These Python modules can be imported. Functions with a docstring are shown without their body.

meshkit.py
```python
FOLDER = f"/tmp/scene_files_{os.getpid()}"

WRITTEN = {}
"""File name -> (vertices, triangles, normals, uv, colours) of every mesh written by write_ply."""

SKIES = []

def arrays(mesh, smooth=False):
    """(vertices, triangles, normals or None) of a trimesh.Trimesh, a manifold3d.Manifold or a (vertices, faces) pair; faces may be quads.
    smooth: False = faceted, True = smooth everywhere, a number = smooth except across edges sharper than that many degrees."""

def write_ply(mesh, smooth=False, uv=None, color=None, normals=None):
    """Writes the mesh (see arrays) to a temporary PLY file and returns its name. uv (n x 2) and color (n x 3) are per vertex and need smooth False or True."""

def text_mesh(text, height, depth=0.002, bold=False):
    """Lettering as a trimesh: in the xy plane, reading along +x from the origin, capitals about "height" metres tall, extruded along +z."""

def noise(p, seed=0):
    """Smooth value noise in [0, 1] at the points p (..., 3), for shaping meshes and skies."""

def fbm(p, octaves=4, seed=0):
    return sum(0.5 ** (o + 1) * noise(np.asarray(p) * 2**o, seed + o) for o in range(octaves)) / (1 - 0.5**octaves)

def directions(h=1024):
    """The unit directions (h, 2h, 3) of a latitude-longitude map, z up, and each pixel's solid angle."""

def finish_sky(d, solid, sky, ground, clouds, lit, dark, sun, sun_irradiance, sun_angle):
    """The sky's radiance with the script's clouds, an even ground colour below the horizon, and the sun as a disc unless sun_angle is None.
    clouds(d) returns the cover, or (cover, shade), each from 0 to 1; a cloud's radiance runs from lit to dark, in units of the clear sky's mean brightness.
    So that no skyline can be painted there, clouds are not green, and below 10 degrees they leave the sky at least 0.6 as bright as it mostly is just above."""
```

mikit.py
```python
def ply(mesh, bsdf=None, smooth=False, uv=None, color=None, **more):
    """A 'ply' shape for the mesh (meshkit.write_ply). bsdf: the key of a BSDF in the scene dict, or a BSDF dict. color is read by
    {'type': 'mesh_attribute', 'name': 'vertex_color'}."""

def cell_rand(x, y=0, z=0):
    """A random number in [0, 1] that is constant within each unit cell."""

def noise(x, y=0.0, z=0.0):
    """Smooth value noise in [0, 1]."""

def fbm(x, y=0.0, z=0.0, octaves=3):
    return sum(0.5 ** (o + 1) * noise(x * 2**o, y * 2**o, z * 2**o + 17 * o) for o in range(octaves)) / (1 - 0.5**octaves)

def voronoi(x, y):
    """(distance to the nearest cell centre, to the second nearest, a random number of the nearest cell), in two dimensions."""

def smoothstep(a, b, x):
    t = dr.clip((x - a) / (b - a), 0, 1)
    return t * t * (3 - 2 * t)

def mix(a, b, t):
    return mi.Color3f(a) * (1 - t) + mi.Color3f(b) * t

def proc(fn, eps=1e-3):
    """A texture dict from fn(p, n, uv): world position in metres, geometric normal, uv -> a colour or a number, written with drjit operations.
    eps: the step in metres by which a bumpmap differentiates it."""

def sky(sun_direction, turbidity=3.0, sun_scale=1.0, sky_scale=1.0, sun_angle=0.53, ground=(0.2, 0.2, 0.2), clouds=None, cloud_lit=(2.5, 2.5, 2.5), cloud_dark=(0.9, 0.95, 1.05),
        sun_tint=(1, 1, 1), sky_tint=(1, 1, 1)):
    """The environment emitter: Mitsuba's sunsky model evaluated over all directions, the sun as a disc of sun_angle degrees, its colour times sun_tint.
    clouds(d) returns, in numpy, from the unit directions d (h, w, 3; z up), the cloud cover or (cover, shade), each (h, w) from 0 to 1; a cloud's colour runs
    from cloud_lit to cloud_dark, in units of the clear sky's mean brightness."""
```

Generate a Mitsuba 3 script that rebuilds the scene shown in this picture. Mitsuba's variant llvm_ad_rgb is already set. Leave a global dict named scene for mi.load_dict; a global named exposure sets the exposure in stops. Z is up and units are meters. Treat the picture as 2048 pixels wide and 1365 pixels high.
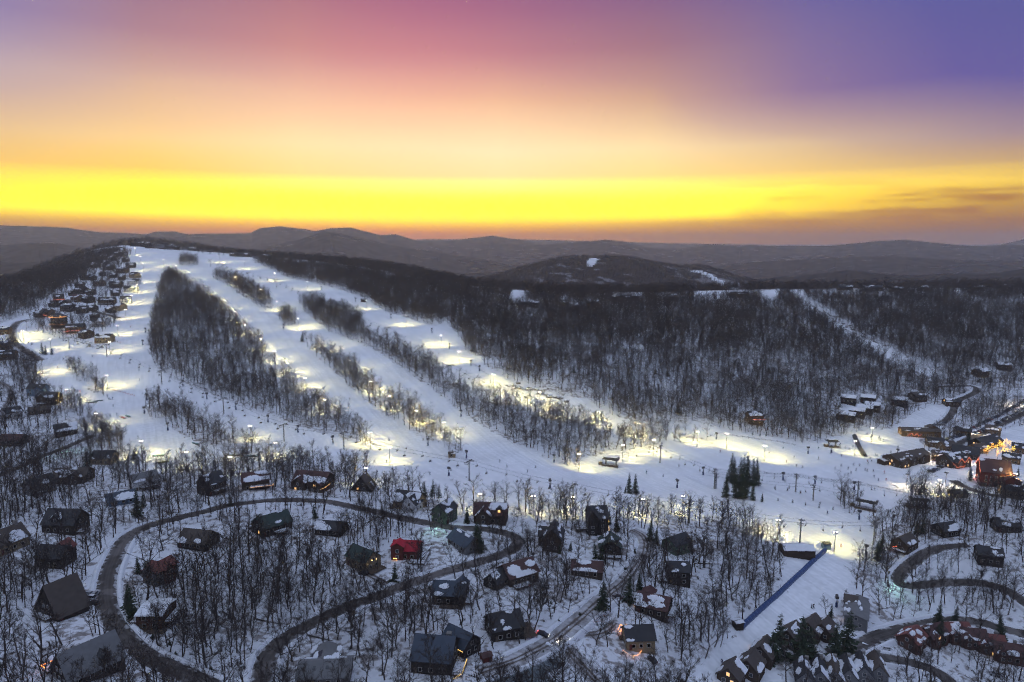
import math, random
import numpy as np, trimesh, mitsuba as mi, drjit as dr
import shapely, shapely.affinity, shapely.geometry as sg
import mikit, meshkit
from scipy.interpolate import RBFInterpolator, RegularGridInterpolator
from mikit import proc, noise, fbm, smoothstep, mix
T = mi.ScalarTransform4f
scene, labels = {}, {}
RNG = np.random.default_rng(11)
random.seed(11)

# ------------------------------------------------------------------ camera, exposure, sky
EXPO = 5.0
exposure = EXPO
CAM_H, PITCH = 160.0, 7.8
scene['camera'] = {'type': 'perspective', 'fov': 72.0, 'fov_axis': 'x', 'near_clip': 1.0, 'far_clip': 120000.0,
                   'to_world': T().look_at(origin=[0, 0, CAM_H], target=[0, math.cos(math.radians(PITCH)), CAM_H - math.sin(math.radians(PITCH))], up=[0, 0, 1]),
                   'medium': {'type': 'ref', 'id': 'air'}}

SUN = np.array([-math.sin(math.radians(9)) * math.cos(math.radians(8)), math.cos(math.radians(9)) * math.cos(math.radians(8)), math.sin(math.radians(8))])
DIM = 2.0 ** -EXPO
TINT = np.array([2.2, 0.004, 0.15])          # red afterglow of the clear sky
GLOW = np.array([2.15, 1.5, 0.002])          # high veil lit yellow from below the horizon
AFTER = np.array([0.013, 0.639, 2.005])         # the same veil in the blue of dusk
SKYMAX = 1.2176


def dusk_model(d):
    si = dr.zeros(mi.SurfaceInteraction3f, len(d))
    si.wi = -mi.Vector3f(np.ascontiguousarray(d.T))
    m = mi.load_dict({'type': 'sunsky', 'sun_direction': SUN.tolist(), 'turbidity': 3.0, 'albedo': {'type': 'rgb', 'value': [0.2, 0.2, 0.2]}, 'sun_scale': 0.0, 'sky_scale': 1.0})
    return np.array(m.eval(si)).T / SKYMAX * TINT


# colour of the dusk over azimuth (0 = the sunset side) and elevation, as in the evening's arch of twilight colours
AZ = [-180, -110, -60, -35.3, -26.6, -16.3, -0.9, 10.8, 21.7, 35.3, 60, 110, 180]
EL = [0, 1.0, 1.7, 2.4, 4.3, 7.4, 11.1, 14.7, 18, 26, 45, 90]
DUSK = np.array([
    [(140,125,150),(160,125,140),(200,120,90),(235,110,60),(240,120,50),(245,130,40),(245,140,50),(235,130,70),(215,120,90),(165,120,115),(130,110,135),(120,115,150),(140,125,150)],
    [(145,130,160),(165,130,150),(230,125,60),(245,120,30),(250,130,20),(252,140,20),(253,160,20),(245,140,45),(235,125,70),(190,118,105),(140,112,135),(120,118,155),(145,130,160)],
    [(150,135,170),(170,135,160),(240,140,60),(252,150,15),(255,175,5),(255,195,0),(255,205,0),(252,170,20),(255,130,30),(235,115,70),(150,120,140),(125,120,160),(150,135,170)],
    [(155,138,178),(175,140,165),(240,170,70),(255,205,0),(255,235,0),(255,250,0),(255,250,0),(255,240,10),(250,185,20),(255,120,30),(170,130,140),(130,125,165),(155,138,178)],
    [(160,142,185),(180,145,175),(235,190,110),(245,215,90),(250,230,80),(255,248,130),(255,252,160),(255,245,130),(255,220,110),(250,190,95),(170,140,150),(135,130,175),(160,142,185)],
    [(160,145,190),(180,150,185),(215,175,160),(240,195,150),(245,220,150),(253,240,180),(254,245,195),(252,230,180),(235,190,160),(170,140,150),(130,125,165),(135,132,180),(160,145,190)],
    [(160,148,195),(170,148,190),(190,155,180),(205,165,180),(225,180,160),(235,195,165),(240,190,160),(230,160,150),(145,120,155),(75,100,150),(95,110,160),(130,132,182),(160,148,195)],
    [(160,150,200),(165,145,195),(165,130,190),(165,120,185),(175,135,145),(205,145,140),(215,125,145),(185,110,140),(125,110,155),(70,95,150),(95,112,165),(130,135,185),(160,150,200)],
    [(160,152,203),(162,145,200),(162,125,192),(165,120,190),(150,115,140),(187,113,135),(182,98,140),(140,95,140),(100,100,155),(65,95,155),(95,115,170),(132,138,190),(160,152,203)],
    [(165,160,210),(162,150,203),(158,130,193),(155,122,190),(150,118,165),(160,110,160),(155,105,160),(130,105,165),(105,110,170),(90,112,172),(110,125,180),(140,145,198),(165,160,210)],
    [(196,198,238),(194,192,236),(188,184,232),(184,178,228),(182,175,226),(182,175,226),(180,175,226),(174,173,226),(166,172,226),(162,172,226),(168,178,228),(182,188,234),(196,198,238)],
    [(198,202,241)] * 13], float) / 255
DUSK = np.where(DUSK <= 0.04045, DUSK / 12.92, ((DUSK + 0.055) / 1.055) ** 2.4)
_dusk = RegularGridInterpolator((np.array(EL, float), np.array(AZ, float)), DUSK ** 0.5, bounds_error=False, fill_value=None)


def veil(d):
    """High veil of cloud: how much of it glows, and how blue, so that the sky takes the twilight's colours."""
    az = np.degrees(np.arctan2(d[..., 0], d[..., 1]))
    el = np.degrees(np.arcsin(np.clip(d[..., 2], 0, 1)))
    # thin streaks of stratus low on the right of the glow
    q = np.stack([az * 0.16 + 3, el * 2.3 - az * 0.012, az * 0 + 5.5], -1)
    st = meshkit.fbm(q, 4, 5)
    streak = np.clip((st - 0.5) * 7, 0, 1) * np.exp(-((el - 2.9) / 1.3) ** 2) * np.clip((az - 8) / 16, 0, 1)
    el2 = el + (meshkit.fbm(np.stack([az * 0.06, el * 0.35, az * 0], -1), 3, 9) - 0.5) * 0.25 * np.clip(el, 0, 3)
    t = _dusk(np.stack([np.clip(el2, 0, 90), az], -1)) ** 2
    low = (np.clip(1 - (el - 2.0) / 3.4, 0, 1) * np.clip(np.cos(np.radians((az + 3) * 0.9)), 0, 1) ** 0.7)[..., None]
    right = np.clip((az[..., None] - 12) / 22, 0, 1) * np.clip((75 - az[..., None]) / 30, 0, 1)
    green = np.clip((el[..., None] - 0.5) / 2.2, 0.12, 1)
    t = t * (1 + low * (np.array([2.6, 0.1, -0.9]) + 1.22 * green * np.array([0, 1, 0]) + right * np.array([0.9, -0.6, 0.0])))
    t = t * (1 - streak[..., None] * np.array([-0.1, 0.5, 0.3]))
    t = t * (1 + 0.42 * np.clip((t[..., :1] - 0.7) / 0.25, 0, 1) * np.array([1, 0, 0]))
    b = dusk_model(d.reshape(-1, 3)).reshape(d.shape)
    w = 1 / (t + 0.12)
    g, r, y = (GLOW - b) * w, (AFTER - b) * w, (t - b) * w
    dot = lambda a, c: (a * c).sum(-1)
    gg, rr, gr, gy, ry = dot(g, g), dot(r, r), dot(g, r), dot(g, y), dot(r, y)
    det = gg * rr - gr * gr
    a, c = (gy * rr - ry * gr) / det, (ry * gg - gy * gr) / det
    a1, c1 = np.clip(gy / gg, 0, 1), np.clip(ry / rr, 0, 1)
    a, c = np.where(c < 0, a1, np.where(a < 0, 0, a)), np.where(a < 0, c1, np.where(c < 0, 0, c))
    s = np.maximum(a + c, 1)
    a, c = a / s, c / s
    return a + c, c / np.maximum(a + c, 1e-6)


_d, _ = meshkit.directions()
_half = _d[: len(_d) // 2].reshape(-1, 3)
SKYMEAN = float((dusk_model(_half)).mean())
scene['sky'] = mikit.sky(SUN, turbidity=3.0, sun_scale=0.0, sky_scale=DIM / SKYMAX, sky_tint=TINT, clouds=veil, cloud_lit=GLOW / SKYMEAN, cloud_dark=AFTER / SKYMEAN, ground=(0.3, 0.3, 0.33))
scene['sky']['sampling_weight'] = 22.0
del _half

HAZE = 7.0e-5
scene['air'] = {'type': 'homogeneous', 'albedo': {'type': 'rgb', 'value': [0.95, 0.95, 0.95]}, 'sigma_t': HAZE, 'phase': {'type': 'hg', 'g': 0.5}}

# ------------------------------------------------------------------ ground shape
CTRL = np.array([
    (-149.2, 190.0, 33.6),
    (-80.4, 200.0, 26.9),
    (-3.8, 205.0, 23.6),
    (24.1, 215.0, 16.9),
    (87.6, 240.0, 0.3),
    (139.2, 250.0, -6.3),
    (204.2, 260.0, -13.0),
    (-174.6, 225.0, 31.5),
    (-111.1, 235.0, 25.8),
    (-40.7, 240.0, 22.9),
    (14.1, 245.0, 20.1),
    (74.7, 262.0, 10.4),
    (146.0, 285.0, -2.8),
    (221.9, 300.0, -11.3),
    (-217.8, 285.0, 31.3),
    (-137.4, 295.0, 26.8),
    (-50.2, 300.0, 24.5),
    (17.6, 310.0, 20.0),
    (92.6, 330.0, 11.0),
    (163.5, 350.0, 2.0),
    (230.2, 352.0, 1.1),
    (263.7, 345.0, 4.2),
    (250.5, 385.0, 1.2),
    (317.8, 420.0, 3.0),
    (-257.3, 340.0, 32.9),
    (-184.6, 345.0, 31.0),
    (-110.3, 352.0, 28.4),
    (-33.4, 365.0, 23.6),
    (49.4, 380.0, 18.0),
    (144.2, 410.0, 6.7),
    (243.7, 425.0, 1.1),
    (-322.8, 430.0, 25.5),
    (-225.6, 425.0, 27.1),
    (-135.2, 435.0, 24.0),
    (-41.4, 455.0, 17.7),
    (43.9, 475.0, 11.5),
    (136.4, 495.0, 5.2),
    (252.7, 510.0, 0.5),
    (368.5, 515.0, -1.0),
    (-365.3, 490.0, 32.6),
    (-258.3, 490.0, 32.6),
    (-157.4, 510.0, 27.4),
    (-46.9, 520.0, 24.8),
    (29.6, 535.0, 20.9),
    (112.5, 560.0, 14.4),
    (251.6, 600.0, 4.0),
    (389.0, 610.0, 1.4),
    (458.5, 615.0, 0.1),
    (-429.4, 580.0, 39.3),
    (-306.2, 585.0, 38.2),
    (-180.9, 590.0, 37.2),
    (-52.9, 590.0, 37.2),
    (54.7, 600.0, 35.1),
    (123.7, 620.0, 31.0),
    (279.0, 670.0, 20.6),
    (412.1, 690.0, 16.4),
    (518.2, 700.0, 14.3),
    (-521.5, 710.0, 53.7),
    (-366.2, 705.0, 54.5),
    (-214.4, 705.0, 54.5),
    (-62.3, 700.0, 55.2),
    (39.3, 720.0, 52.2),
    (205.0, 760.0, 46.3),
    (383.1, 790.0, 41.8),
    (502.7, 800.0, 40.3),
    (591.3, 805.0, 39.5),
    (-584.4, 850.0, 69.6),
    (-505.4, 860.0, 68.5),
    (-420.7, 850.0, 69.6),
    (-255.5, 845.0, 70.1),
    (-74.3, 840.0, 70.6),
    (47.2, 870.0, 67.4),
    (241.3, 900.0, 64.2),
    (443.5, 920.0, 62.1),
    (679.2, 930.0, 61.1),
    (-507.1, 1030.0, 90.8),
    (-309.8, 1030.0, 90.8),
    (-166.9, 1050.0, 89.5),
    (19.9, 1080.0, 87.5),
    (354.7, 1050.0, 87.2),
    (586.2, 1065.0, 90.0),
    (754.1, 1090.0, 93.0),
    (794.8, 1095.0, 92.7),
    (-588.8, 1200.0, 109.1),
    (-359.7, 1200.0, 109.1),
    (-240.2, 1240.0, 107.4),
    (-153.9, 1250.0, 102.6),
    (-19.6, 1150.0, 89.3),
    (-208.9, 1320.0, 111.4),
    (-390.4, 1480.0, 124.3),
    (-590.6, 1600.0, 135.9),
    (-742.2, 1690.0, 145.2),
    (-872.6, 1690.0, 151.1),
    (-818.1, 1700.0, 148.7),
    (-917.9, 1780.0, 166.7),
    (-909.7, 1650.0, 154.8),
    (-813.6, 1400.0, 126.2),
    (-790.0, 1250.0, 107.8),
    (-797.9, 1100.0, 97.8),
    (-664.3, 960.0, 85.3),
    # what the slopes do where they fall away out of sight
    (0, 1400, 55), (300, 1400, 45), (600, 1400, 30), (850, 1350, 40), (1150, 1300, 40), (0, 1750, -20), (400, 1750, -40), (800, 1750, -40), (1300, 1700, -30),
    (-150, 1620, 70), (-100, 1900, -10), (-330, 1750, 85), (-250, 2050, 0), (-560, 1900, 95), (-500, 2200, 10), (-930, 2000, 115), (-930, 2300, 20),
    (-1120, 1650, 95), (-1350, 1650, 20), (-1000, 1400, 75), (-1250, 1400, -10), (-950, 1250, 65), (-1200, 1250, -20), (-1050, 950, 70), (-1300, 900, 20), (-1000, 600, 45), (-700, 400, 20),
    (-200, 60, 45), (0, 60, 30), (200, 60, 0), (-500, 150, 30), (500, 150, -10), (700, 500, 5), (900, 700, 25), (1000, 950, 82), (1250, 1000, 90),
    (-600, 2600, -60), (0, 2400, -70), (700, 2300, -80), (1500, 2200, -80), (-1500, 2200, -80), (-600, 3600, -90), (700, 3600, -95), (2200, 3300, -95), (-2200, 3300, -95), (2000, 1400, 0)])
_rbf = RBFInterpolator(CTRL[:, :2] / 1000, CTRL[:, 2], kernel='thin_plate_spline', smoothing=0.4e-3)
DOME = np.array([(-500, -75), (-250, -20), (-73, 39), (13, 71), (143, 109), (312, 126), (450, 119), (630, 93), (720, 88), (800, 72), (900, 40), (1000, 10), (1250, -70)], float)


def hill(x, y):
    """Height of the ground at (x, y) without the fine bumps."""
    x, y = np.atleast_1d(np.asarray(x, float)), np.atleast_1d(np.asarray(y, float))
    z = np.empty(x.shape)
    for i in range(0, x.size, 60000):
        s = slice(i, i + 60000)
        z.ravel()[s] = _rbf(np.stack([x.ravel()[s], y.ravel()[s]], -1) / 1000)
    z = z + np.maximum(np.interp(x, DOME[:, 0], DOME[:, 1]) + 78, 0) * np.exp(-((y - 2650 - 0.12 * x) / 390) ** 2)
    far = np.clip((y - 1900) / 500, 0, 1)
    return np.maximum(z, -110) + far * 26 * (meshkit.fbm(np.stack([x / 210, y / 260, x * 0], -1), 4, 3) - 0.5)


def bumps(x, y):
    x, y = np.atleast_1d(np.asarray(x, float)), np.atleast_1d(np.asarray(y, float))
    o = np.zeros_like(x)
    return 3.4 * (meshkit.fbm(np.stack([x / 85, y / 85, o], -1), 3, 1) - 0.5) + 0.7 * (meshkit.noise(np.stack([x / 9, y / 9, o], -1), 7) - 0.5)


# ---END OF SHAPE---

PISTES = [np.array(p, float) for p in (
    # left run with its wide lower field
    [(-891.2, 1685.2),(-816.6, 1672.1),(-640.3, 1337.0),(-610.0, 1251.5),(-544.9, 1089.5),(-497.6, 980.9),(-424.7, 821.6),(-377.6, 721.7),(-332.5, 645.2),(-308.2, 624.9),(-287.0, 605.0),(-254.0, 573.4),(-226.8, 556.9),(-199.0, 535.3),(-166.7, 518.4),(-142.0, 503.8),(-118.6, 486.7),(-99.2, 469.6),(-80.6, 450.9),(-65.0, 433.7),(-48.2, 375.5),(-61.3, 370.9),(-80.3, 390.8),(-102.3, 417.0),(-133.2, 428.1),(-153.9, 416.0),(-176.8, 412.4),(-186.9, 407.8),(-199.5, 399.9),(-210.1, 394.7),(-234.9, 420.4),(-260.7, 455.3),(-288.7, 486.9),(-313.1, 510.4),(-339.0, 541.0),(-356.2, 549.9),(-377.8, 565.0),(-430.4, 636.4),(-468.2, 689.1),(-490.2, 705.7),(-525.0, 735.5),(-569.8, 797.4),(-596.6, 848.5),(-544.0, 815.5),(-502.5, 785.9),(-457.6, 748.3),(-414.3, 705.2),(-415.2, 725.0),(-462.7, 826.7),(-533.0, 979.4),(-581.3, 1091.1),(-684.9, 1304.6)],
    # middle runs
    [(-749.5, 1523.0),(-589.2, 1227.8),(-518.8, 1138.4),(-432.3, 1016.9),(-333.1, 843.0),(-260.8, 722.1),(-219.6, 657.7),(-182.3, 595.0),(-149.0, 549.0),(-122.4, 519.0),(-98.4, 482.9),(-97.9, 463.3),(-80.6, 450.9),(-56.4, 441.4),(-43.0, 465.5),(-48.4, 483.0),(-59.3, 486.0),(-75.6, 505.9),(-96.7, 532.1),(-120.0, 567.2),(-148.1, 608.8),(-207.7, 711.5),(-259.5, 800.2),(-311.3, 913.3),(-362.2, 972.8),(-486.4, 1151.4),(-498.7, 1199.7),(-443.2, 1140.7),(-343.6, 993.6),(-298.9, 905.1),(-250.7, 813.1),(-212.8, 739.2),(-161.1, 664.9),(-124.8, 602.2),(-100.5, 573.8),(-79.0, 544.4),(-57.1, 523.2),(-34.7, 479.6),(-33.5, 461.5),(-7.2, 408.4),(41.8, 452.1),(28.1, 468.2),(13.2, 486.6),(0.0, 500.6),(-13.9, 513.4),(-30.7, 535.0),(-45.0, 554.3),(-67.2, 591.6),(-97.4, 637.6),(-138.1, 702.6),(-180.1, 746.4),(-241.3, 848.4),(-286.7, 939.8),(-260.5, 954.3),(-204.1, 884.4),(-142.6, 740.5),(-112.0, 696.7),(-76.7, 657.9),(-60.6, 617.4),(-31.2, 582.1),(15.0, 558.5),(40.4, 556.7),(69.4, 544.4),(89.1, 543.4),(109.3, 545.5),(132.7, 560.8),(110.3, 561.6),(81.2, 558.5),(63.5, 584.2),(31.9, 588.5),(-1.8, 610.3),(-25.2, 647.4),(-50.3, 708.7),(-75.6, 790.1),(-112.7, 822.9),(-155.0, 873.9),(-209.0, 983.9),(-264.6, 1060.2),(-367.0, 1155.1),(-476.1, 1317.6),(-572.9, 1467.5),(-755.6, 1720.5),(-811.0, 1685.1)],
    # lower field, from the middle runs to the village
    [(-56.4, 441.4),(-33.5, 461.5),(-7.3, 413.5),(25.9, 464.4),(41.6, 449.3),(49.1, 478.7),(91.7, 501.1),(119.3, 523.2),(129.6, 526.0),(156.0, 533.6),(159.6, 546.6),(141.6, 555.0),(111.1, 552.6),(132.7, 560.8),(164.6, 564.8),(183.8, 560.2),(209.0, 559.5),(228.9, 547.7),(266.4, 568.5),(299.5, 585.3),(327.3, 593.4),(320.8, 566.1),(272.8, 505.3),(270.2, 479.9),(251.6, 439.5),(282.6, 437.2),(291.5, 421.4),(253.4, 425.5),(234.9, 408.8),(222.3, 388.4),(201.1, 375.2),(191.9, 358.5),(174.9, 338.1),(155.3, 312.2),(132.9, 284.9),(102.9, 261.9),(75.9, 238.3),(64.6, 230.1),(74.1, 245.3),(91.5, 264.1),(120.1, 297.3),(131.4, 318.0),(137.4, 343.3),(134.2, 363.8),(122.2, 376.9),(90.4, 375.4),(39.9, 359.1),(0.0, 359.5),(-22.2, 357.7),(-44.1, 363.7),(-61.7, 373.5)],
)]
OPENINGS = [np.array(p, float) for p in (
    [(411.9, 1073.3),(426.7, 1034.4),(428.0, 941.5),(418.2, 837.3),(436.7, 794.6),(442.3, 761.1),(463.0, 728.8),(455.7, 716.7),(432.6, 728.2),(423.0, 757.8),(405.1, 788.3),(401.4, 842.5),(399.5, 909.1),(403.2, 970.2)],   # old cut run on the right
    [(-80.2, 838.8),(-48.6, 720.7),(-49.5, 697.2),(-61.2, 717.3),(-81.7, 794.8)], [(0.0, 1105.2),(28.3, 1050.3),(21.8, 988.7),(4.0, 933.9),(-4.1, 969.1)], [(149.7, 1064.8),(199.7, 1077.8),(191.6, 1013.5),(152.9, 995.5)], [(276.2, 1109.2),(354.5, 1120.9),(331.4, 1023.3),(261.5, 1005.4)],
    [(359.7, 1065.1),(396.9, 1074.1),(385.9, 1013.4),(352.2, 959.0)], [(376.7, 639.1),(398.2, 652.8),(423.9, 663.7),(399.0, 626.5),(377.6, 598.5),(337.9, 597.8)], [(-43.5, 688.4),(-2.9, 661.0),(-2.8, 649.9),(-30.5, 662.8)],
    [(287.0, 631.6),(336.6, 643.6),(325.8, 617.3),(284.4, 615.2)], [(89.1, 665.3),(103.0, 662.5),(97.9, 643.2),(84.8, 650.0)], [(2.7, 622.8),(15.8, 606.8),(11.2, 598.1)],
)]
GROVES = [np.array(p, float) for p in (   # stands of trees between the runs
    [(-591.7, 1213.1),(-565.6, 1190.1),(-432.5, 1008.6),(-331.4, 838.5),(-259.6, 718.5),(-218.6, 654.7),(-181.6, 592.6),(-148.3, 546.5),(-121.9, 517.0),(-97.9, 480.7),(-99.2, 469.6),(-117.4, 481.4),(-138.2, 493.5),(-176.5, 523.2),(-214.6, 544.0),(-252.1, 576.8),(-291.0, 607.1),(-331.6, 645.3),(-376.5, 721.7),(-423.5, 821.7),(-496.0, 980.5),(-543.5, 1089.8)],
    [(-291.9, 540.2),(-273.4, 539.3),(-247.9, 526.1),(-216.5, 496.4),(-188.6, 470.5),(-158.0, 445.8),(-159.6, 438.2),(-182.7, 444.1),(-199.4, 455.4),(-220.9, 466.3),(-240.0, 485.1),(-263.7, 504.4)],
    [(-417.5, 649.0),(-407.4, 643.9),(-380.6, 621.8),(-344.7, 589.6),(-333.9, 568.1),(-347.2, 574.1),(-385.2, 611.0)],
    [(-491.7, 1160.4),(-498.7, 1199.7),(-443.2, 1140.7),(-343.6, 993.6),(-310.5, 916.8),(-317.9, 898.3),(-340.5, 935.1),(-425.1, 1067.2)],
    [(-291.7, 873.0),(-287.3, 898.6),(-250.1, 813.0),(-261.3, 800.5)],
    [(-290.5, 945.7),(-287.0, 980.8),(-248.0, 937.2),(-207.0, 888.7),(-179.1, 836.9),(-162.7, 774.0),(-135.6, 727.9),(-112.6, 700.5),(-76.7, 657.9),(-61.1, 618.6),(-49.3, 609.3),(-31.1, 579.9),(0.0, 570.4),(15.0, 556.7),(40.2, 553.2),(52.6, 547.3),(68.9, 540.9),(88.4, 539.2),(108.6, 541.6),(123.2, 541.0),(119.1, 525.9),(92.1, 503.3),(74.3, 495.0),(56.7, 483.6),(47.2, 481.0),(45.9, 456.4),(40.1, 454.9),(28.1, 468.2),(13.2, 486.6),(0.0, 498.5),(-13.9, 513.4),(-34.1, 538.9),(-45.0, 554.3),(-67.2, 591.6),(-97.4, 637.6),(-137.8, 700.9),(-158.3, 726.8),(-204.4, 778.9),(-240.6, 845.5)],
    [(-210.8, 718.8),(-212.8, 739.2),(-186.3, 697.8),(-161.1, 664.9),(-124.8, 602.2),(-100.5, 573.8),(-79.0, 544.4),(-57.1, 523.2),(-49.1, 501.8),(-34.4, 479.7),(-34.4, 469.1),(-43.6, 469.2),(-49.1, 483.0),(-59.2, 485.1),(-75.4, 505.0),(-96.5, 531.1),(-119.7, 566.0),(-138.0, 592.9),(-168.4, 646.3),(-185.7, 670.9)],
    [(-613.3, 1301.0),(-647.6, 1387.8),(-609.1, 1362.7),(-578.4, 1309.3),(-585.0, 1286.8)],
    [(124.2, 531.5),(129.7, 547.3),(140.0, 548.5),(149.0, 542.9),(158.7, 543.4),(156.2, 534.6),(143.9, 532.3),(129.8, 527.1)],
    [(201.6, 422.3),(209.5, 429.1),(208.5, 407.5),(203.1, 396.5),(196.6, 398.4)],
    [(257.5, 439.6),(265.5, 448.0),(267.0, 438.2),(252.0, 414.8),(245.9, 417.7)],
)]
WOODS = [np.array(p, float) for p in (
    # hillside on the right, from the crest down to the runs
    [(-515.9, 1410.1),(-344.1, 1303.3),(-194.6, 1228.6),(-138.8, 1195.8),(-18.5, 1084.7),(176.3, 1099.6),(352.7, 1043.9),(581.9, 1057.1),(778.0, 1071.5),(1100,1080),(900,700),(517.0, 698.3),(456.7, 682.9),(432.6, 673.4),(406.3, 653.6),(378.0, 641.3),(350.3, 615.9),(328.0, 594.7),(300.6, 587.4),(267.8, 571.6),(247.4, 553.3),(230.0, 550.4),(209.9, 562.0),(184.5, 562.4),(165.1, 566.7),(157.1, 576.1),(133.1, 562.7),(110.5, 562.5),(97.2, 563.9),(81.5, 560.2),(63.8, 587.0),(32.1, 591.4),(-0.9, 613.8),(-25.3, 651.4),(-47.2, 700.5),(-68.3, 770.5),(-77.8, 795.6),(-113.8, 831.1),(-156.9, 885.1),(-181.4, 937.8),(-211.4, 995.6),(-268.4, 1075.5),(-371.9, 1171.0),(-485.7, 1344.6)],
    # dark flank on the left
    [(-900.8, 1633.5),(-804.5, 1384.0),(-779.5, 1233.1),(-769.5, 1060.5),(-860,1020),(-640,700),(-602.9, 825.0),(-606.1, 873.4),(-622.7, 934.6),(-646.6, 998.9),(-672.4, 1086.0),(-717.5, 1190.9),(-826.7, 1396.6),(-874.8, 1545.3)],
)]
BACKWOODS = [np.array(p, float) for p in (   # behind the crests
    [(-1000, 1690), (-1000, 2050), (-500, 2000), (-200, 1650), (100, 1480), (600, 1420), (1150, 1320), (1150, 1085), (600, 1075), (20, 1110), (-120, 1235), (-230, 1290), (-400, 1450), (-600, 1590), (-760, 1690)],
    [(-900, 1640), (-1150, 1640), (-1060, 1250), (-1000, 1000), (-760, 1020), (-780, 1200), (-800, 1400)],
    [(-160, 2250), (-160, 2900), (1250, 2900), (1250, 2250)],
)]
FOREWOODS = [np.array(p, float) for p in (
    [(-175, 175), (-260, 330), (-330, 440), (-450, 560), (-520, 640), (-524.7, 714.3), (-514.3, 714.1), (-478.9, 684.4), (-434.9, 636.4), (-382.1, 565.3), (-354.9, 547.7),(-336.6, 540.3),(-315.4, 514.3),(-290.5, 490.1),(-262.4, 458.2),(-234.3, 420.5),(-210.1, 394.7),(-200.0, 400.9),(-187.5, 409.2),(-177.2, 413.4),(-154.4, 417.4),(-133.8, 430.4),(-103.0, 419.8),(-80.3, 390.8),(-61.5, 371.8),(-43.8, 361.8),(-22.2, 356.9),(0.0, 358.7),(39.8, 358.4),(90.2, 374.7),(122.0, 376.2),(133.6, 362.3),(135.4, 340.8),(130.1, 317.5),(119.3, 298.2),(91.9, 265.6),(74.5, 246.6),(62.6, 229.2),(60,175)],
    [(193.3, 359.5),(202.0, 374.2),(222.5, 386.2),(242.7, 416.3),(261.8, 429.1),(291.5, 421.4),(325.5, 430.6),(330,420),(260,240),(100,215),(100.9, 256.3),(130.4, 279.2),(155.8, 310.6),(175.9, 337.4)],
    [(341.2, 580.3),(388.0, 608.5),(456.0, 672.5),(507.8, 685.3),(560,620),(456.4, 612.3),(400.2, 586.1),(326.7, 533.9)],
)]
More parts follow.
